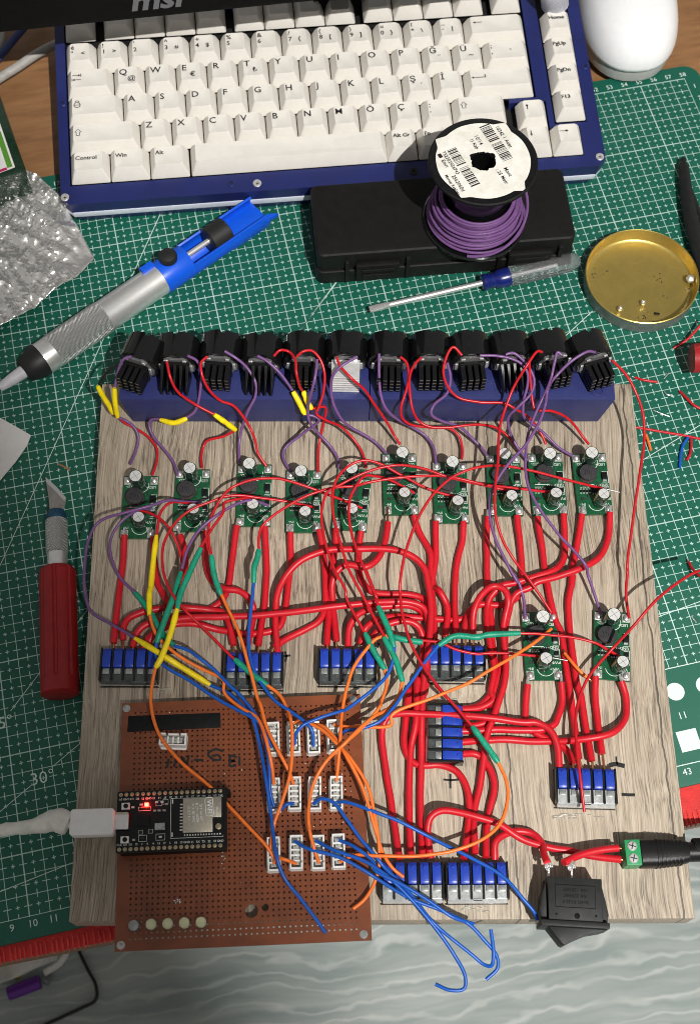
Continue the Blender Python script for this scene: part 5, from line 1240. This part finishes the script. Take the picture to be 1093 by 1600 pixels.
def wire(name, label, cat, group, spec, base=BZ):
    pcs = []; tl = 'XX'
    for part in spec.split('|'):
        tk = part.split(); kind = tk[0]; pts = []
        for t in tk[1:]:
            if t in TILE: tl = t; continue
            q = [float(x) for x in t.split(',')]; ox, oy, s_ = TILE[tl]
            pts.append([ox + q[0] * s_, oy + q[1] * s_, q[2] if len(q) > 2 else None])
        keep = [pts[0]]
        for k_, q in enumerate(pts[1:], 1):
            dx, dy = q[0] - keep[-1][0], q[1] - keep[-1][1]; dd_ = math.hypot(dx, dy); last = k_ == len(pts) - 1
            if len(keep) > 1 and dd_ < 16:
                px_, py_ = keep[-1][0] - keep[-2][0], keep[-1][1] - keep[-2][1]
                back = (dx * px_ + dy * py_) < .3 * dd_ * math.hypot(px_, py_)
                if dd_ < 7 or back:
                    if last: keep[-1] = q
                    continue
            keep.append(q)
        pcs.append((kind, keep))
    allp = [p for k, ps in pcs for p in ps]; L_ = [0]
    for i in range(1, len(allp)): L_.append(L_[-1] + math.hypot(allp[i][0] - allp[i - 1][0], allp[i][1] - allp[i - 1][1]))
    keys = [i for i, p in enumerate(allp) if p[2] is not None]
    for i, p in enumerate(allp):
        if p[2] is not None: continue
        lo_ = max([k for k in keys if k < i], default=None); hi = min([k for k in keys if k > i], default=None)
        if lo_ is None: p[2] = allp[hi][2]
        elif hi is None: p[2] = allp[lo_][2]
        else: p[2] = allp[lo_][2] + (allp[hi][2] - allp[lo_][2]) * (L_[i] - L_[lo_]) / max(1e-6, L_[hi] - L_[lo_])
    org = P(allp[0][0], allp[0][1], base + allp[0][2])
    many = len(pcs) > 1
    root = thing(name, label, cat, org, 0, group) if many else None
    for kind, ps in pcs:
        mt_, r, n, pn = SORT[kind]
        c_ = catmull([P(u, v, base + h) - org for u, v, h in ps], 7)
        g_ = G()
        if kind in 'yg':
            sd_ = random.uniform(0, 50); g_.tube(c_, lambda t: r * (1 + .16 * noise.noise((t * 7 + sd_, 0, 0))) * (.72 + .28 * min(1, min(t, 1 - t) * 9)), n)
        elif kind in 'Rrpbok': sd_ = random.uniform(0, 99); g_.tube([p_ + noise.noise_vector(p_ * .09 + Vector((sd_, 0, 0))) * (.32 if kind == 'R' else .2) for p_ in c_], lambda t: r * (1 + .035 * noise.noise((t * 14 + sd_, 1, 0))), n)
        else: g_.tube(c_, r, n)
        if many: g_.build(pn, mt_, root, ang=60)
        else:
            o_ = g_.build(name, mt_, ang=50); o_.location = org * MM; tag(o_, label, cat, group)
GR = 'thick red power wires'; GS = 'thin red signal wires'; GP = 'purple lens wires'; GO = 'orange signal wires'; GB = 'blue signal wires'; GL = 'thin red lens wires'
def PW(l, s):
    if 'pad of' in l and s.startswith('R '):
        a_, b_ = s.split()[2:4]; t_ = s.split()[1]; a_ = [float(x) for x in a_.split(',')]; b_ = [float(x) for x in b_.split(',')]
        n_ = math.hypot(a_[0] - b_[0], a_[1] - b_[1]); d_ = ((a_[0] - b_[0]) / n_, (a_[1] - b_[1]) / n_)
        s = 't %s %.1f,%.1f,3.6 %.1f,%.1f,%.1f | ' % (t_, a_[0] + d_[0] * 46, a_[1] + d_[1] * 46, a_[0] - d_[0] * 8, a_[1] - d_[1] * 8, a_[2]) + s
    wire('power_wire', l, 'wire', GR, s)
def SW(l, s): wire('signal_wire', l, 'wire', GS, s)
def LW(l, s, gr=GP): wire('lens_wire', l, 'wire', gr, s)
def OW(l, s): wire('orange_wire', l, 'wire', GO, s)
def BW(l, s): wire('blue_wire', l, 'wire', GB, s)
nth = lambda k: ORD[k - 1]
mb = lambda k: 'minus pad of %s board from knife' % nth(k)
pb_ = lambda k: 'plus pad of %s board from knife' % nth(k)
# power wires -- heights in mm above the wood
PW('thick red wire from %s, straight to first connector' % mb(1), 'R B1 325,640,4 318,780,2.2 300,960,2 C1 285,250,3.5 262,420,4.5 254,545,4.5 | c C1 254,535,4.5 255,600,4.5')
PW('thick red wire from %s, under the yellow sleeve' % pb_(1), 'R B1 522,650,4 528,800,2.2 550,960,2 590,1040,2.2 C1 640,280,6.5 760,305,7 900,320,4.5 C1 1000,340,4.2 1045,430,4 1070,560,4.5 | c C1 1070,550,4.5 1074,630,4.5')
PW('thick red wire from %s, behind the green sleeves' % mb(2), 'R B1 705,640,4 735,740,3 742,850,2.5 C1 735,60,2.2 700,200,2.2 610,295,2.5 450,332,4 350,380,5 318,450,5 316,525,4.5 | c C1 316,515,4.5 322,590,4.5')
PW('thick red wire from %s, into the second connector' % pb_(2), 'R B1 882,610,4 882,750,2.2 895,880,2.2 930,960,2.5 C2 0,175,7 100,190,7 170,240,6 200,310,3.5 190,420,2.5 160,560,4.5 | c C2 160,550,4.5 150,630,4.5')
PW('thick red wire from %s, turning back leftwards' % mb(3), 'R B2 88,575,4 60,780,2.2 35,960,2.2 C1 1045,120,2.2 995,250,2.2 900,315,2.2 760,350,2.2 600,390,4.5 480,415,5.5 410,480,5 385,575,4.5 | c C1 385,565,4.5 388,600,4.5')
PW('thick red wire from %s, straight down' % pb_(3), 'R B2 278,580,4 286,750,2.2 292,900,2 C2 288,100,2 275,300,2 255,430,2.5 237,560,4.5 | c C2 237,550,4.5 232,630,4.5')
PW('thick red wire from %s, looping back low' % mb(4), 'R B2 453,620,4 456,800,2 440,960,2 C2 455,80,2 430,220,2 412,330,2 380,430,2 320,465,2.2 150,485,2 0,460,2 C1 950,450,2.2 800,415,4.5 700,415,5 600,440,5.5 500,500,5 455,585,4.5 | c C1 455,575,4.5 455,600,4.5')
PW('thick red wire from %s, sweeping back under' % pb_(4), 'R B2 650,605,4 680,800,2 693,1000,2 C2 692,150,2 690,300,2 655,390,2 560,450,2 420,520,3 340,575,4.5 | c C2 345,570,4.5 310,635,4.5')
PW('thick red wire from %s, straight down' % mb(5), 'R B2 765,595,4 760,720,2.2 735,900,2 735,1000,2 C2 735,150,2 715,330,2 703,560,4.5 | c C2 703,550,4.5 706,590,4.5')
PW('thick red wire from %s, bending toward the bundle' % pb_(5), 'R B2 935,615,4 920,750,2.2 925,900,2 C3 95,60,2 115,130,2 180,195,2.2 300,210,2.4 450,215,2.4 530,245,2.2 555,310,2.2 570,420,2.2')
PW('thick red wire from %s, making a wide loop' % mb(6), 'c B3 152,450,4 155,570,6 | R B3 155,555,6 130,700,7 80,810,8 0,858,9 C2 940,25,9 830,12,9 770,60,8 738,150,5 742,270,2.5 755,400,2.5 768,530,4.5 | c C2 768,520,4.5 772,590,4.5')
PW('thick red wire from %s, slanting across' % pb_(6), 'R B3 335,505,4 370,620,2.4 445,760,2.4 450,900,2.4 475,990,2.4 C3 590,110,6 640,190,6 690,290,4 683,500,4.5 | c C3 683,490,4.5 680,570,4.5')
PW('thick red wire from %s, straight into the bundle' % mb(7), 'R B3 482,545,4 482,780,2.2 460,950,2.2 C3 595,90,2.2 588,230,2.2 602,360,2.2 600,520,4.5 | c C3 600,510,4.5 612,570,4.5')
PW('thick red wire from %s, straight down' % pb_(7), 'R B3 668,548,4 662,680,2.2 622,850,2 612,1000,2 C3 745,150,2 742,300,2 755,495,4.5 | c C3 755,485,4.5 752,570,4.5')
PW('thick red wire from %s, behind the red arch' % mb(8), 'R B3 836,515,4 830,700,2.2 832,900,2 C3 965,130,2 985,300,2 C3 1000,560,2 1020,700,2 1005,850,2 920,970,2.2 790,1000,4.5')
PW('thick red wire from %s, under two sweeping wires' % pb_(8), 'R B3 1037,505,4 1060,750,2.2 1072,920,2 C4 248,100,2 215,220,2 120,280,2 30,285,2.2 C3 920,283,2.2 845,330,3 815,410,4.5 815,485,4.5 | c C3 815,480,4.5 815,570,4.5')
PW('thick red wire from %s, behind a lower board' % mb(9), 'R B4 257,515,4 285,700,2.2 312,900,2 C4 400,80,2 435,260,2 470,400,2 505,470,2 535,680,2 568,900,2 D3 388,30,2 402,150,2.2 432,370,4.5 | c D3 432,360,4.5 450,430,4.5')
PW('thick red wire from %s, upper of two sweeps' % pb_(9), 'R B4 437,495,4 442,650,2.4 435,800,3 380,872,5 250,920,6 C4 200,130,6 100,155,6 60,190,5 20,240,4 C3 965,300,3 965,420,3 985,560,3 1010,720,3 990,880,3 D2 730,120,3 660,165,3 560,178,4.5')
PW('thick red wire from %s, between the lower boards' % mb(10), 'R B4 560,495,4 532,680,2.2 502,850,2 485,1000,2 C4 590,80,2 557,250,2 560,400,2 582,600,2 620,850,2 D3 440,20,2 470,200,2.2 503,380,4.5 | c D3 503,370,4.5 508,430,4.5')
PW('thick red wire from %s, lower of two sweeps' % pb_(10), 'R B4 752,485,4 742,650,2.5 680,790,5 560,862,8 400,920,8 250,960,8 C4 300,165,7 205,205,6 165,260,5 150,320,4 128,450,2.5 115,640,2.2 70,800,2.2 40,980,2.5 D2 745,180,2.5 690,245,2.5 620,268,3 555,268,4.5')
PW('thick red wire arching from the sleeve connector down toward the rocker switch', 'c C3 870,560,4.5 868,480,5 | R C3 868,490,5 872,330,11 920,220,13 1010,155,13 C4 120,185,13 145,260,12 130,350,9 112,450,7 122,600,5.5 130,750,5.5 80,950,5.5 40,1060,5.5 D2 720,200,5.5 710,270,5.5 690,340,5 655,600,2.5 622,750,2.2 625,1000,4.5')
PW('thick red wire from plus pad of the lower sleeve board to the sideways connector', 'R C4 508,810,4 515,950,2.2 480,1060,2.5 D3 300,180,3 240,208,3.5 150,214,3.5 0,210,3.5 D2 700,295,3.5 550,300,4.5')
PW('thick red wire from plus pad of the lower edge board to the sideways connector', 'R C4 918,805,4 945,900,2.2 955,1000,2 D3 693,60,2.2 685,150,3 620,222,6 500,255,6.5 280,275,3 0,265,2.2 D2 700,352,2.2 550,362,4.5')
PW('short thick red wire from the sideways connector to its last switch side lever', 'R D2 550,430,4.5 630,432,2.5 695,490,2.2 735,600,2.2 712,720,2.2 690,860,2.2 690,1020,4.5')
PW('thick red wire from minus pad of the lower sleeve board, dipping under another', 'R C4 277,828,4 262,1000,2.2 D3 140,60,2.2 142,150,2 175,215,2 240,250,2 320,285,2 370,330,2.5 398,395,4.5 | c D3 396,385,4.5 403,430,4.5')
PW('thick red wire running across from the perfboard edge to the minus connector', 'R D2 195,1030,4.5 150,720,2.2 102,400,2.5 98,280,4 130,215,6 200,200,7 400,205,7 700,225,8 900,250,7 D3 200,172,7 275,215,7 315,300,6 325,415,4.5')
PW('thick red wire from minus pad of the lower edge board, straight down', 'R C4 738,775,4 742,950,2.2 D3 515,40,2.2 530,150,2 560,340,4.5 | c D3 560,330,4.5 570,430,4.5')
PW('long thick red wire joining the knife side connector to the bundle', 'R C1 480,590,4.5 505,520,6 570,440,8 680,388,9 850,370,9 1000,366,9 C2 0,366,9 300,350,9 700,305,10 1000,270,9 C3 300,265,9 450,270,8 530,310,7 565,400,6 560,600,5.5 530,900,5.5 D2 300,0,5.5 290,240,5.5 262,400,3 250,700,2.2 262,1020,4.5')
PW('long thick red wire arching from the second connector over to the bundle', 'R C2 368,640,4.5 352,340,6 368,200,8 440,60,10 B2 450,890,11 560,792,12 700,745,12 900,733,12 1060,733,12 B3 200,742,12 330,790,11 405,870,10 430,980,9 C3 565,150,8.5 580,330,8.5 560,600,8 D2 335,0,7 325,200,6 318,450,3 315,700,2.2 326,1020,4.5')
PW('thick red wire from the third connector, curving just below the long wire', 'R C2 845,570,4.5 858,430,6 920,345,7 C3 100,335,6.5 200,302,5.5 300,292,5 440,292,4.5 520,330,4 560,400,3 580,480,2.2')
PW('thick red wire from the third connector, reaching behind the vertical wires', 'R C2 928,555,4.5 960,450,6 C3 130,455,7 200,395,8 300,368,6 480,372,2.4 640,384,2.2 780,384,2.2 870,345,2.2')
PW('thick red wire from the third connector, down the bundle to the plus mark', 'R C3 165,560,4.5 200,480,8 290,415,10 400,395,10 480,420,9 522,490,6 515,700,2.5 450,880,2.2 430,1000,2.2 D2 250,60,2.2 228,260,2 224,370,2 250,455,2 300,492,2 430,495,2.2 520,530,2.2 575,620,2.2 592,720,2.2 580,860,2.2 560,1025,4.5')
PW('thick red wire curling from the perfboard side connector to the power adapter', 'R D2 376,1025,4.5 355,870,6 372,795,8 430,755,9 560,770,9 760,830,8 900,920,6 1060,965,5 D3 380,868,4.5 480,895,5 580,908,6 662,920,7 | c D3 655,919,7 685,920,7')
PW('thick red wire curling from the switch side connector to the rocker switch', 'R D2 736,1030,4.5 742,930,6 800,888,5 880,872,4 960,890,4 1010,950,6 D3 240,880,9 262,938,13')
PW('short thick red wire between the rocker switch and the power adapter', 'R D3 348,935,14 400,910,11 470,885,9.5 560,862,8.5 648,856,7.5 | c D3 640,857,7.5 675,857,7')
# lens wires
LW('black and red wire of the knife end lens module with a yellow sleeve', 'k A1 275,300,38 230,335,36 180,390,30 150,440,26 | y A1 143,450,26 180,520,20 225,590,14 250,640,10 | r A1 255,645,10 290,670,8 330,705,7 420,750,5 500,810,4 548,880,3 548,960,3 515,1060,4', GL)
LW('purple wire of the knife end lens module with an upright yellow sleeve', 'p A1 375,250,44 325,265,43 285,340,36 262,455,28 | y A1 258,465,28 262,560,21 280,665,12 | p A1 285,665,12 340,690,9 395,735,7 420,800,4 402,900,2 365,985,3')
LW('red wire of the second lens module with a slanted yellow sleeve', 'r A1 615,285,47 640,390,45 690,490,37 800,570,28 935,645,23 | y A1 938,645,23 1030,710,16 1085,752,11 | r A1 1080,755,11 1000,795,8 890,825,5 862,870,3 850,940,3 858,1010,4', GL)
LW('purple wire of the second lens module with a level yellow sleeve', 'p A1 755,245,46 820,280,42 850,345,38 848,450,32 830,560,25 805,625,21 752,668,18 | y A1 755,672,18 665,702,16 572,682,14 | p A1 570,678,14 510,682,12 495,720,9 520,790,6 600,890,4 660,970,3 690,1060,4')
LW('red wire of the third lens module', 'r A1 890,250,46 850,290,46 855,370,44 900,470,37 980,550,29 A2 60,585,25 130,660,19 185,750,12 215,830,10 232,910,8 290,1000,4', GL)
LW('purple wire of the third lens module', 'p A2 5,215,46 80,260,44 160,330,39 215,430,34 215,520,29 165,620,22 125,730,11 103,850,5 105,985,4')
LW('red wire of the fourth lens module with a short yellow sleeve', 'r A2 340,245,46 380,207,48 440,215,46 485,270,47 495,370,45 515,450,37 538,485,31 | y A2 540,485,31 570,560,27 597,610,24 | r A2 600,608,24 690,598,22 700,635,20 668,750,10 645,870,5 640,1035,4', GL)
LW('purple wire of the fourth lens module with a yellow sleeve', 'p A2 225,245,46 285,275,43 380,360,38 440,440,33 468,480,30 | y A2 470,488,30 510,560,26 553,645,21 | p A2 555,645,21 615,658,20 650,682,18 620,715,15 540,775,9 420,870,4 402,925,3 420,980,3 460,1035,4')
LW('red wire looping from the fifth lens module', 'r A2 495,250,46 540,215,48 600,210,47 650,260,44 682,350,40 680,480,33 650,590,27 632,640,24 690,682,20 790,725,13 880,810,7 940,900,4 970,1010,4', GL)
LW('purple wire of the fifth lens module', 'p A2 635,270,47 620,400,45 590,520,36 572,600,26 582,690,19 640,770,11 720,860,6 772,940,4 785,1010,4')
LW('red wire from the white heatsink lens module', 'r A2 770,255,48 790,310,47 870,400,45 960,480,36 1030,580,26 A3 80,600,23 150,700,15 200,790,8 240,850,6', GL)
LW('purple wire from the white heatsink lens module', 'p A2 908,250,48 800,315,47 742,380,43 730,450,37 742,560,29 790,660,21 860,730,13 980,800,7 A3 0,795,6 80,845,4 145,910,4')
LW('red wire of the seventh lens module, hugging the bar', 'r A3 240,250,46 282,290,43 298,370,38 282,480,32 245,600,26 255,670,20 310,712,16 450,735,12 570,740,9 640,790,6 662,870,4 660,950,4', GL)
LW('purple wire of the seventh lens module', 'p A3 95,230,46 95,350,40 105,500,32 140,600,26 210,670,18 330,735,9 420,800,5 470,880,4 485,980,4')
LW('red wire of the eighth lens module, running along under the bar', 'r A3 385,255,46 340,300,43 305,380,38 305,500,31 328,620,25 370,692,19 440,728,17 560,735,16 680,720,16 800,715,14 900,740,10 980,800,6 1050,890,4', GL)
LW('purple wire of the eighth lens module, bulging over the bar edge', 'p A3 560,290,44 582,390,38 560,500,32 470,580,27 450,640,24 520,690,18 640,725,13 720,800,7 790,870,4 830,925,4')
LW('red wire of the ninth lens module, sagging across the bar front', 'r A3 660,240,47 600,185,50 555,220,48 535,330,43 562,450,36 640,530,31 780,560,29 960,572,28 A4 100,605,26 180,650,20 240,710,12 290,790,8 315,850,6', GL)
LW('purple wire of the ninth lens module', 'p A3 785,242,46 900,245,45 1000,265,44 A4 150,300,42 190,360,39 190,450,34 162,560,28 165,655,22 210,700,16 300,770,9 400,870,5 500,930,4')
LW('red wire of the tenth lens module', 'r A4 200,265,45 210,400,37 225,560,29 245,612,27 350,620,25 430,650,20 510,720,12 570,800,7 610,850,6', GL)
LW('purple wire of the tenth lens module', 'p A4 40,235,46 90,225,46 150,265,44 210,340,40 237,420,36 215,500,32 120,600,27 60,660,21 70,760,12 110,850,7 190,960,4')
LW('long red wire from the eleventh lens module to the lower sleeve board', 'r A4 290,220,47 258,215,49 180,320,47 100,450,38 40,600,32 0,740,30 B3 905,160,30 885,330,30 890,500,28 930,650,24 1010,800,20 B4 110,820,17 200,940,13 C4 280,110,10 440,335,4', GL)
LW('long purple wire from the eleventh lens module to the lower edge board', 'p A4 425,240,48 395,220,49 375,290,47 350,400,43 300,520,33 240,650,29 200,760,27 178,880,26 B4 178,100,26 175,180,26 200,320,25 280,470,23 400,630,20 520,760,18 590,850,16 C4 690,80,10 730,200,7 780,350,4')
LW('long purple wire from the tilted lid end lens to the lower sleeve board', 'p A4 650,220,46 600,215,49 480,290,47 370,400,44 330,470,36 310,580,34 268,700,33 180,850,31 70,970,30 B3 1000,120,29 915,240,28 862,340,26 850,480,23 880,640,20 950,800,17 1040,960,13 C4 160,50,11 215,130,9 250,240,6 262,380,4')
LW('long red wire from the tilted lid end lens, bowing past the wood edge', 'r A4 765,275,44 860,370,38 930,500,32 975,630,28 987,780,24 955,1060,20 B4 910,520,15 870,850,10 C4 958,60,8 950,220,6 970,380,4', GL)
# signal wires with sleeves
SW('purple and blue signal wire looping out past the wood edge, long yellow sleeve', 'p B1 850,415,5 760,412,8 620,402,16 500,440,20 340,482,20 150,550,18 80,680,16 50,900,14 C1 50,60,13 62,230,11 100,330,10 250,425,11 400,512,13 | y C1 398,512,13 560,612,16 740,725,12 912,832,9 | b C1 908,830,9 1040,890,11 C2 60,905,13 150,1000,15 D1 165,85,18 205,250,17 240,440,19 262,600,17 280,740,17 300,870,18 350,1000,14 PB 780,870,12 882,1010,9')
SW('purple and blue signal wire with a green sleeve behind the yellow one', 'p B1 505,460,6 380,488,14 290,560,14 235,660,12 235,780,10 300,930,8 395,1030,8 | g C1 398,200,8 480,300,10 550,420,13 600,500,14 665,560,14 | b C1 668,565,14 760,595,15 830,640,16 930,720,14 1060,850,14 C2 90,880,14 190,1000,16 240,1085,18 D1 230,200,19 255,350,19 262,500,16 285,585,14')
SW('red and orange signal wire through the upright yellow sleeve', 'r B1 835,435,5 720,415,10 630,420,14 575,480,14 556,560,14 548,640,13 | y B1 545,640,13 525,800,12 505,1000,11 C1 498,200,12 495,355,13 | o C1 500,360,13 515,420,14 560,510,15 640,590,15 740,660,14 870,730,12 1000,800,12 C2 0,880,12 120,990,15 225,1055,18 D1 235,190,22 268,330,20 283,455,13')
SW('red and orange signal wire crossing the second connector in a green sleeve', 'r B2 615,450,5 450,415,11 250,385,14 100,367,16 0,378,17 B1 950,397,17 800,455,17 680,545,17 600,680,17 585,820,17 620,980,18 C1 640,150,20 730,310,20 850,430,17 1000,580,15 1075,655,14 | g C2 72,655,14 170,740,14 295,835,13 | o C2 295,832,13 380,900,14 430,1000,16 D1 345,0,18 378,90,20 388,200,21 375,400,20 330,560,18 280,700,16 262,840,13')
SW('purple and blue signal wire with the crossing pair of green sleeves', 'p B2 305,438,5 190,400,13 100,420,16 0,470,18 B1 960,500,19 840,600,18 760,730,17 718,870,16 | g C1 712,60,16 660,230,17 600,390,17 545,545,16 | b C1 545,545,16 542,630,15 590,695,15 750,790,14 1000,950,15 C2 70,990,16 240,1090,18 D1 180,100,19 232,165,17 275,245,13')
SW('red and orange signal wire with green then yellow sleeve', 'r B2 330,392,6 180,382,13 60,400,17 0,420,18 B1 1000,480,19 920,600,19 845,722,19 | g B1 848,728,19 790,850,19 C1 750,110,20 705,220,20 688,315,20 | y C1 688,305,20 640,480,20 575,650,19 538,715,18 | o C1 540,705,18 512,850,17 505,950,17 PB 172,40,17 200,190,17 280,300,16 430,430,16 560,570,16 640,655,15 676,712,12')
SW('red and orange signal wire with a bent green sleeve over the second driver board', 'r B2 940,455,5 860,420,8 650,340,16 450,270,20 330,250,21 200,260,21 60,310,20 0,365,20 B1 960,430,19 905,560,18 903,680,17 918,775,16 | g B1 918,775,16 940,920,14 985,1050,12 | o C1 985,205,12 1050,350,13 C2 30,310,13 100,470,14 180,740,16 230,930,17 D1 205,0,18 250,150,20 310,270,20 370,390,17 395,455,12')
SW('red and blue signal wire with the fat green sleeve above the second connector', 'r B4 395,348,5 200,330,10 0,305,14 B3 850,300,16 700,265,19 560,237,20 400,235,20 200,250,20 0,285,20 B2 900,300,19 750,315,19 600,355,18 450,430,18 330,510,18 255,590,17 235,680,16 238,740,15 | g B2 238,738,15 225,800,15 207,860,16 203,965,14 | b C2 202,125,14 185,300,13 168,560,13 190,690,14 260,830,14 350,940,15 450,1010,17 540,1075,18 D1 460,95,20 500,150,17 508,240,13')
SW('red and orange signal wire swinging over the fifth driver board, forked green sleeve', 'r B3 655,388,5 450,330,10 250,230,17 100,150,22 0,128,24 B2 960,130,24 860,160,24 780,240,24 745,340,23 745,500,22 790,680,21 850,870,20 C2 850,40,19 950,230,18 C3 150,290,17 262,500,16 | g C3 258,505,16 335,650,15 388,812,14 | o C3 385,810,14 362,900,14 280,1000,15 D1 950,0,17 850,70,19 700,210,24 580,330,20 502,470,17 480,600,17 490,740,17 520,850,15 538,905,12')
SW('red and orange signal wire with the lowest green sleeve by the third connector', 'r B3 1010,342,5 840,305,8 700,275,14 560,240,21 400,185,23 250,160,23 120,175,23 0,213,23 B2 950,220,22 800,290,22 705,350,22 665,480,21 680,640,20 720,790,19 780,940,19 C2 740,30,18 830,190,17 C3 0,230,16 125,470,14 | g C3 130,475,14 190,600,13 268,728,12 | o C3 265,722,12 278,830,12 240,950,14 D1 880,20,17 800,120,20 650,255,23 565,340,18 508,435,12')
SW('red and blue signal wire with the upper green sleeve by the bundle', 'r B3 335,352,5 180,265,12 80,237,17 0,235,20 B2 1000,230,21 910,290,21 860,390,20 855,540,20 890,700,19 950,850,19 1040,1070,18 C3 140,50,17 220,295,17 | g C3 220,295,17 290,450,17 330,575,16 | b C3 330,570,16 325,650,15 285,760,14 200,850,15 0,1000,16 C2 800,1010,18 580,1085,20 D1 450,120,20 408,170,18 398,230,13')
SW('red and orange signal wire from the tenth driver board down to the lower green sleeve', 'w B4 820,347,6 700,318,6 | r B4 700,320,6 450,260,14 200,195,20 0,165,24 B3 900,160,26 750,180,27 600,240,27 450,380,26 340,570,24 270,780,22 240,960,20 C3 370,200,18 390,370,18 450,560,18 560,750,18 700,930,18 D2 400,40,17 500,145,17 608,270,16 | g D2 608,272,16 680,370,15 758,480,14 | o D2 755,475,14 800,580,13 812,680,13 770,820,14 680,910,15 500,980,15 300,1010,15 80,1010,15 D1 900,862,15 750,860,14 655,900,12')
SW('red and blue signal wire with the longest green sleeve', 'r C4 945,660,5 840,600,10 740,545,14 600,510,15 400,487,15 228,478,16 | g C4 230,478,16 0,490,18 C3 900,505,18 740,498,18 632,562,17 | b C3 635,560,17 540,675,17 430,830,17 320,990,18 D1 970,20,19 890,95,19 780,140,18 690,155,17 650,195,13')
SW('red signal wire with a short green sleeve lying across the bundle', 'w C4 550,665,5 440,645,6 | r C4 440,647,6 350,635,8 150,615,12 0,615,13 C3 900,620,13 750,590,14 640,540,15 520,528,15 | g C3 525,540,15 400,522,15 320,500,15 | o C3 325,500,15 280,495,15 210,515,14 150,575,14 60,700,14 C2 840,840,15 812,960,16 800,1060,18 D1 668,100,20 660,220,20 648,340,16 640,435,12')
SW('long loose red wire lying over the lower edge board and off the wood', 'r D3 460,658,10 440,480,14 418,290,14 415,150,12 432,40,11 C4 625,920,11 700,770,12 850,590,13 1000,430,22 XX 1020,942,26 1050,916,24 1080,897,20 1110,885,14')
SW('red signal wire from the first board going under the green sleeves', 'r B1 340,470,10 450,475,12 560,520,14 640,605,15 695,720,12 718,830,10 C1 720,30,10 712,100,12')
OW('orange wire running diagonally up to the lower sleeve board', 'o C4 440,448,9 300,560,14 0,742,18 C3 850,810,18 D2 400,105,19 150,210,19 D1 950,118,17 800,132,16 700,130,14 625,118,12')
OW('short orange wire stub with bare copper end by the lower boards', 'c C4 525,595,4 535,630,5 | o C4 530,615,5 600,700,7 660,760,6 690,785,5 | c C4 680,775,5 715,805,4')
OW('orange wire from the top row header dropping off the perfboard edge', 'o D1 385,112,12 440,98,15 540,135,17 640,225,20 730,325,20 820,480,18 858,650,16 880,800,14 882,920,12 D4 322,200,11 300,290,10 255,360,10 205,402,9')
OW('orange wire from the top row header bending over the perfboard side connector', 'o D1 505,112,12 570,130,15 640,205,18 690,285,21 780,460,19 845,660,16 900,840,13 955,930,12 1020,985,10')
OW('short orange jumper between the two lowest headers nearest the chip board', 'o D1 285,905,12 300,880,14 345,885,15 410,908,12')
BW('blue wire from the middle row header to the far end of the loose bundle', 'b D1 510,570,12 550,540,15 620,560,16 700,660,16 780,770,15 880,890,14 D4 340,210,13 450,320,12 570,470,10 660,545,6 740,610,4 795,655,3 825,660,4 836,610,6 822,495,8')
BW('long blue wire from the middle row header to the rocker switch', 'b D1 640,558,12 690,556,15 820,600,17 1000,670,16 D2 150,800,14 400,920,13 600,1020,13 D4 750,170,13 880,260,13 960,350,12 1022,425,10 1030,455,10')
BW('blue wire from the lowest header row hooking over at the bundle end', 'b D1 400,780,12 470,820,15 650,870,16 800,950,15 D4 310,265,14 450,350,13 600,410,11 720,468,9 790,540,7 850,615,5 852,670,4 802,722,3')
BW('blue wire from the lowest header row with a dark curled end', 'b D1 520,778,12 620,830,15 800,895,16 D4 350,250,16 480,375,13 590,510,9 660,610,6 708,705,4 702,762,3 640,768,3 573,740,3')
BW('blue wire from the corner header ending near the pair of connectors', 'b D1 650,772,12 740,812,15 850,900,15 D4 300,225,16 420,290,16 550,370,14 650,438,12 715,462,9 745,470,7')
BW('tiny blue wire hop on the middle row header', 'b D1 398,566,12 355,572,14 325,602,12')

# ------------------------------------------------------------------ wire offcuts on the mat
def CUT(l, s, r=None):
    wire('wire_offcut', l, 'wire offcut', 'wire offcuts on the cutting mat', s, base=0)
CUT('long thin red wire running from under the wood edge to the photo edge', 'r XX 988,667,1 1030,674,1.2 1070,681,1.5 1110,690,2')
CUT('short red wire offcut above the blue bar end', 'w XX 986,588,1 992,590,1 | r XX 991,590,1 1005,594,1.6 1026,597,1')
CUT('red wire offcut with a kink near the black shadowed tool', 'r XX 1061,611,1 1072,622,2 1083,633,2 1100,642,1')
CUT('blue wire offcut curved beside the red one', 'b XX 1075,682,1.2 1066,696,1.2 1062,715,1.2 1061,731,1')
CUT('red wire offcut curved beside the blue one', 'r XX 1078,684,1 1079,700,1 1077,710,1 1072,719,1')
CUT('orange wire offcut near the wood edge', 'o XX 1008,679,1 1012,690,1 1016,704,1')
CUT('bare copper strand lying between the red and orange offcuts', 'w XX 1020,641,.6 1032,646,1.2 1045,651,.6')
CUT('bent bare wire strand just below the short red offcut', 'w XX 1037,612,.6 1042,617,1 1049,617,.6')
CUT('short bright solder tail above the bent strand', 'w XX 1036,592,.6 1040,586,1.6 1044,583,.6')
CUT('red wire strand under the brass lid at the photo edge', 'w XX 1049,546,.7 1053,543,.8 | r XX 1052,544,1 1070,533,3 1085,518,5 1100,500,8')
CUT('brown copper offcut above the craft knife blade', 'c XX 91,725,.8 98,728,1.2 110,735,.8')
CUT('red wire tail with frayed tip at the photo edge', 'w XX 1072,872,1 1076,880,2 | r XX 1075,878,2 1082,890,4 1093,900,8 1110,905,10')
CUT('solder crumb twist on the mat near the lower edge board', 'w XX 1079,963,.8 1083,958,2 1088,965,1 1081,970,2 1087,973,.8')
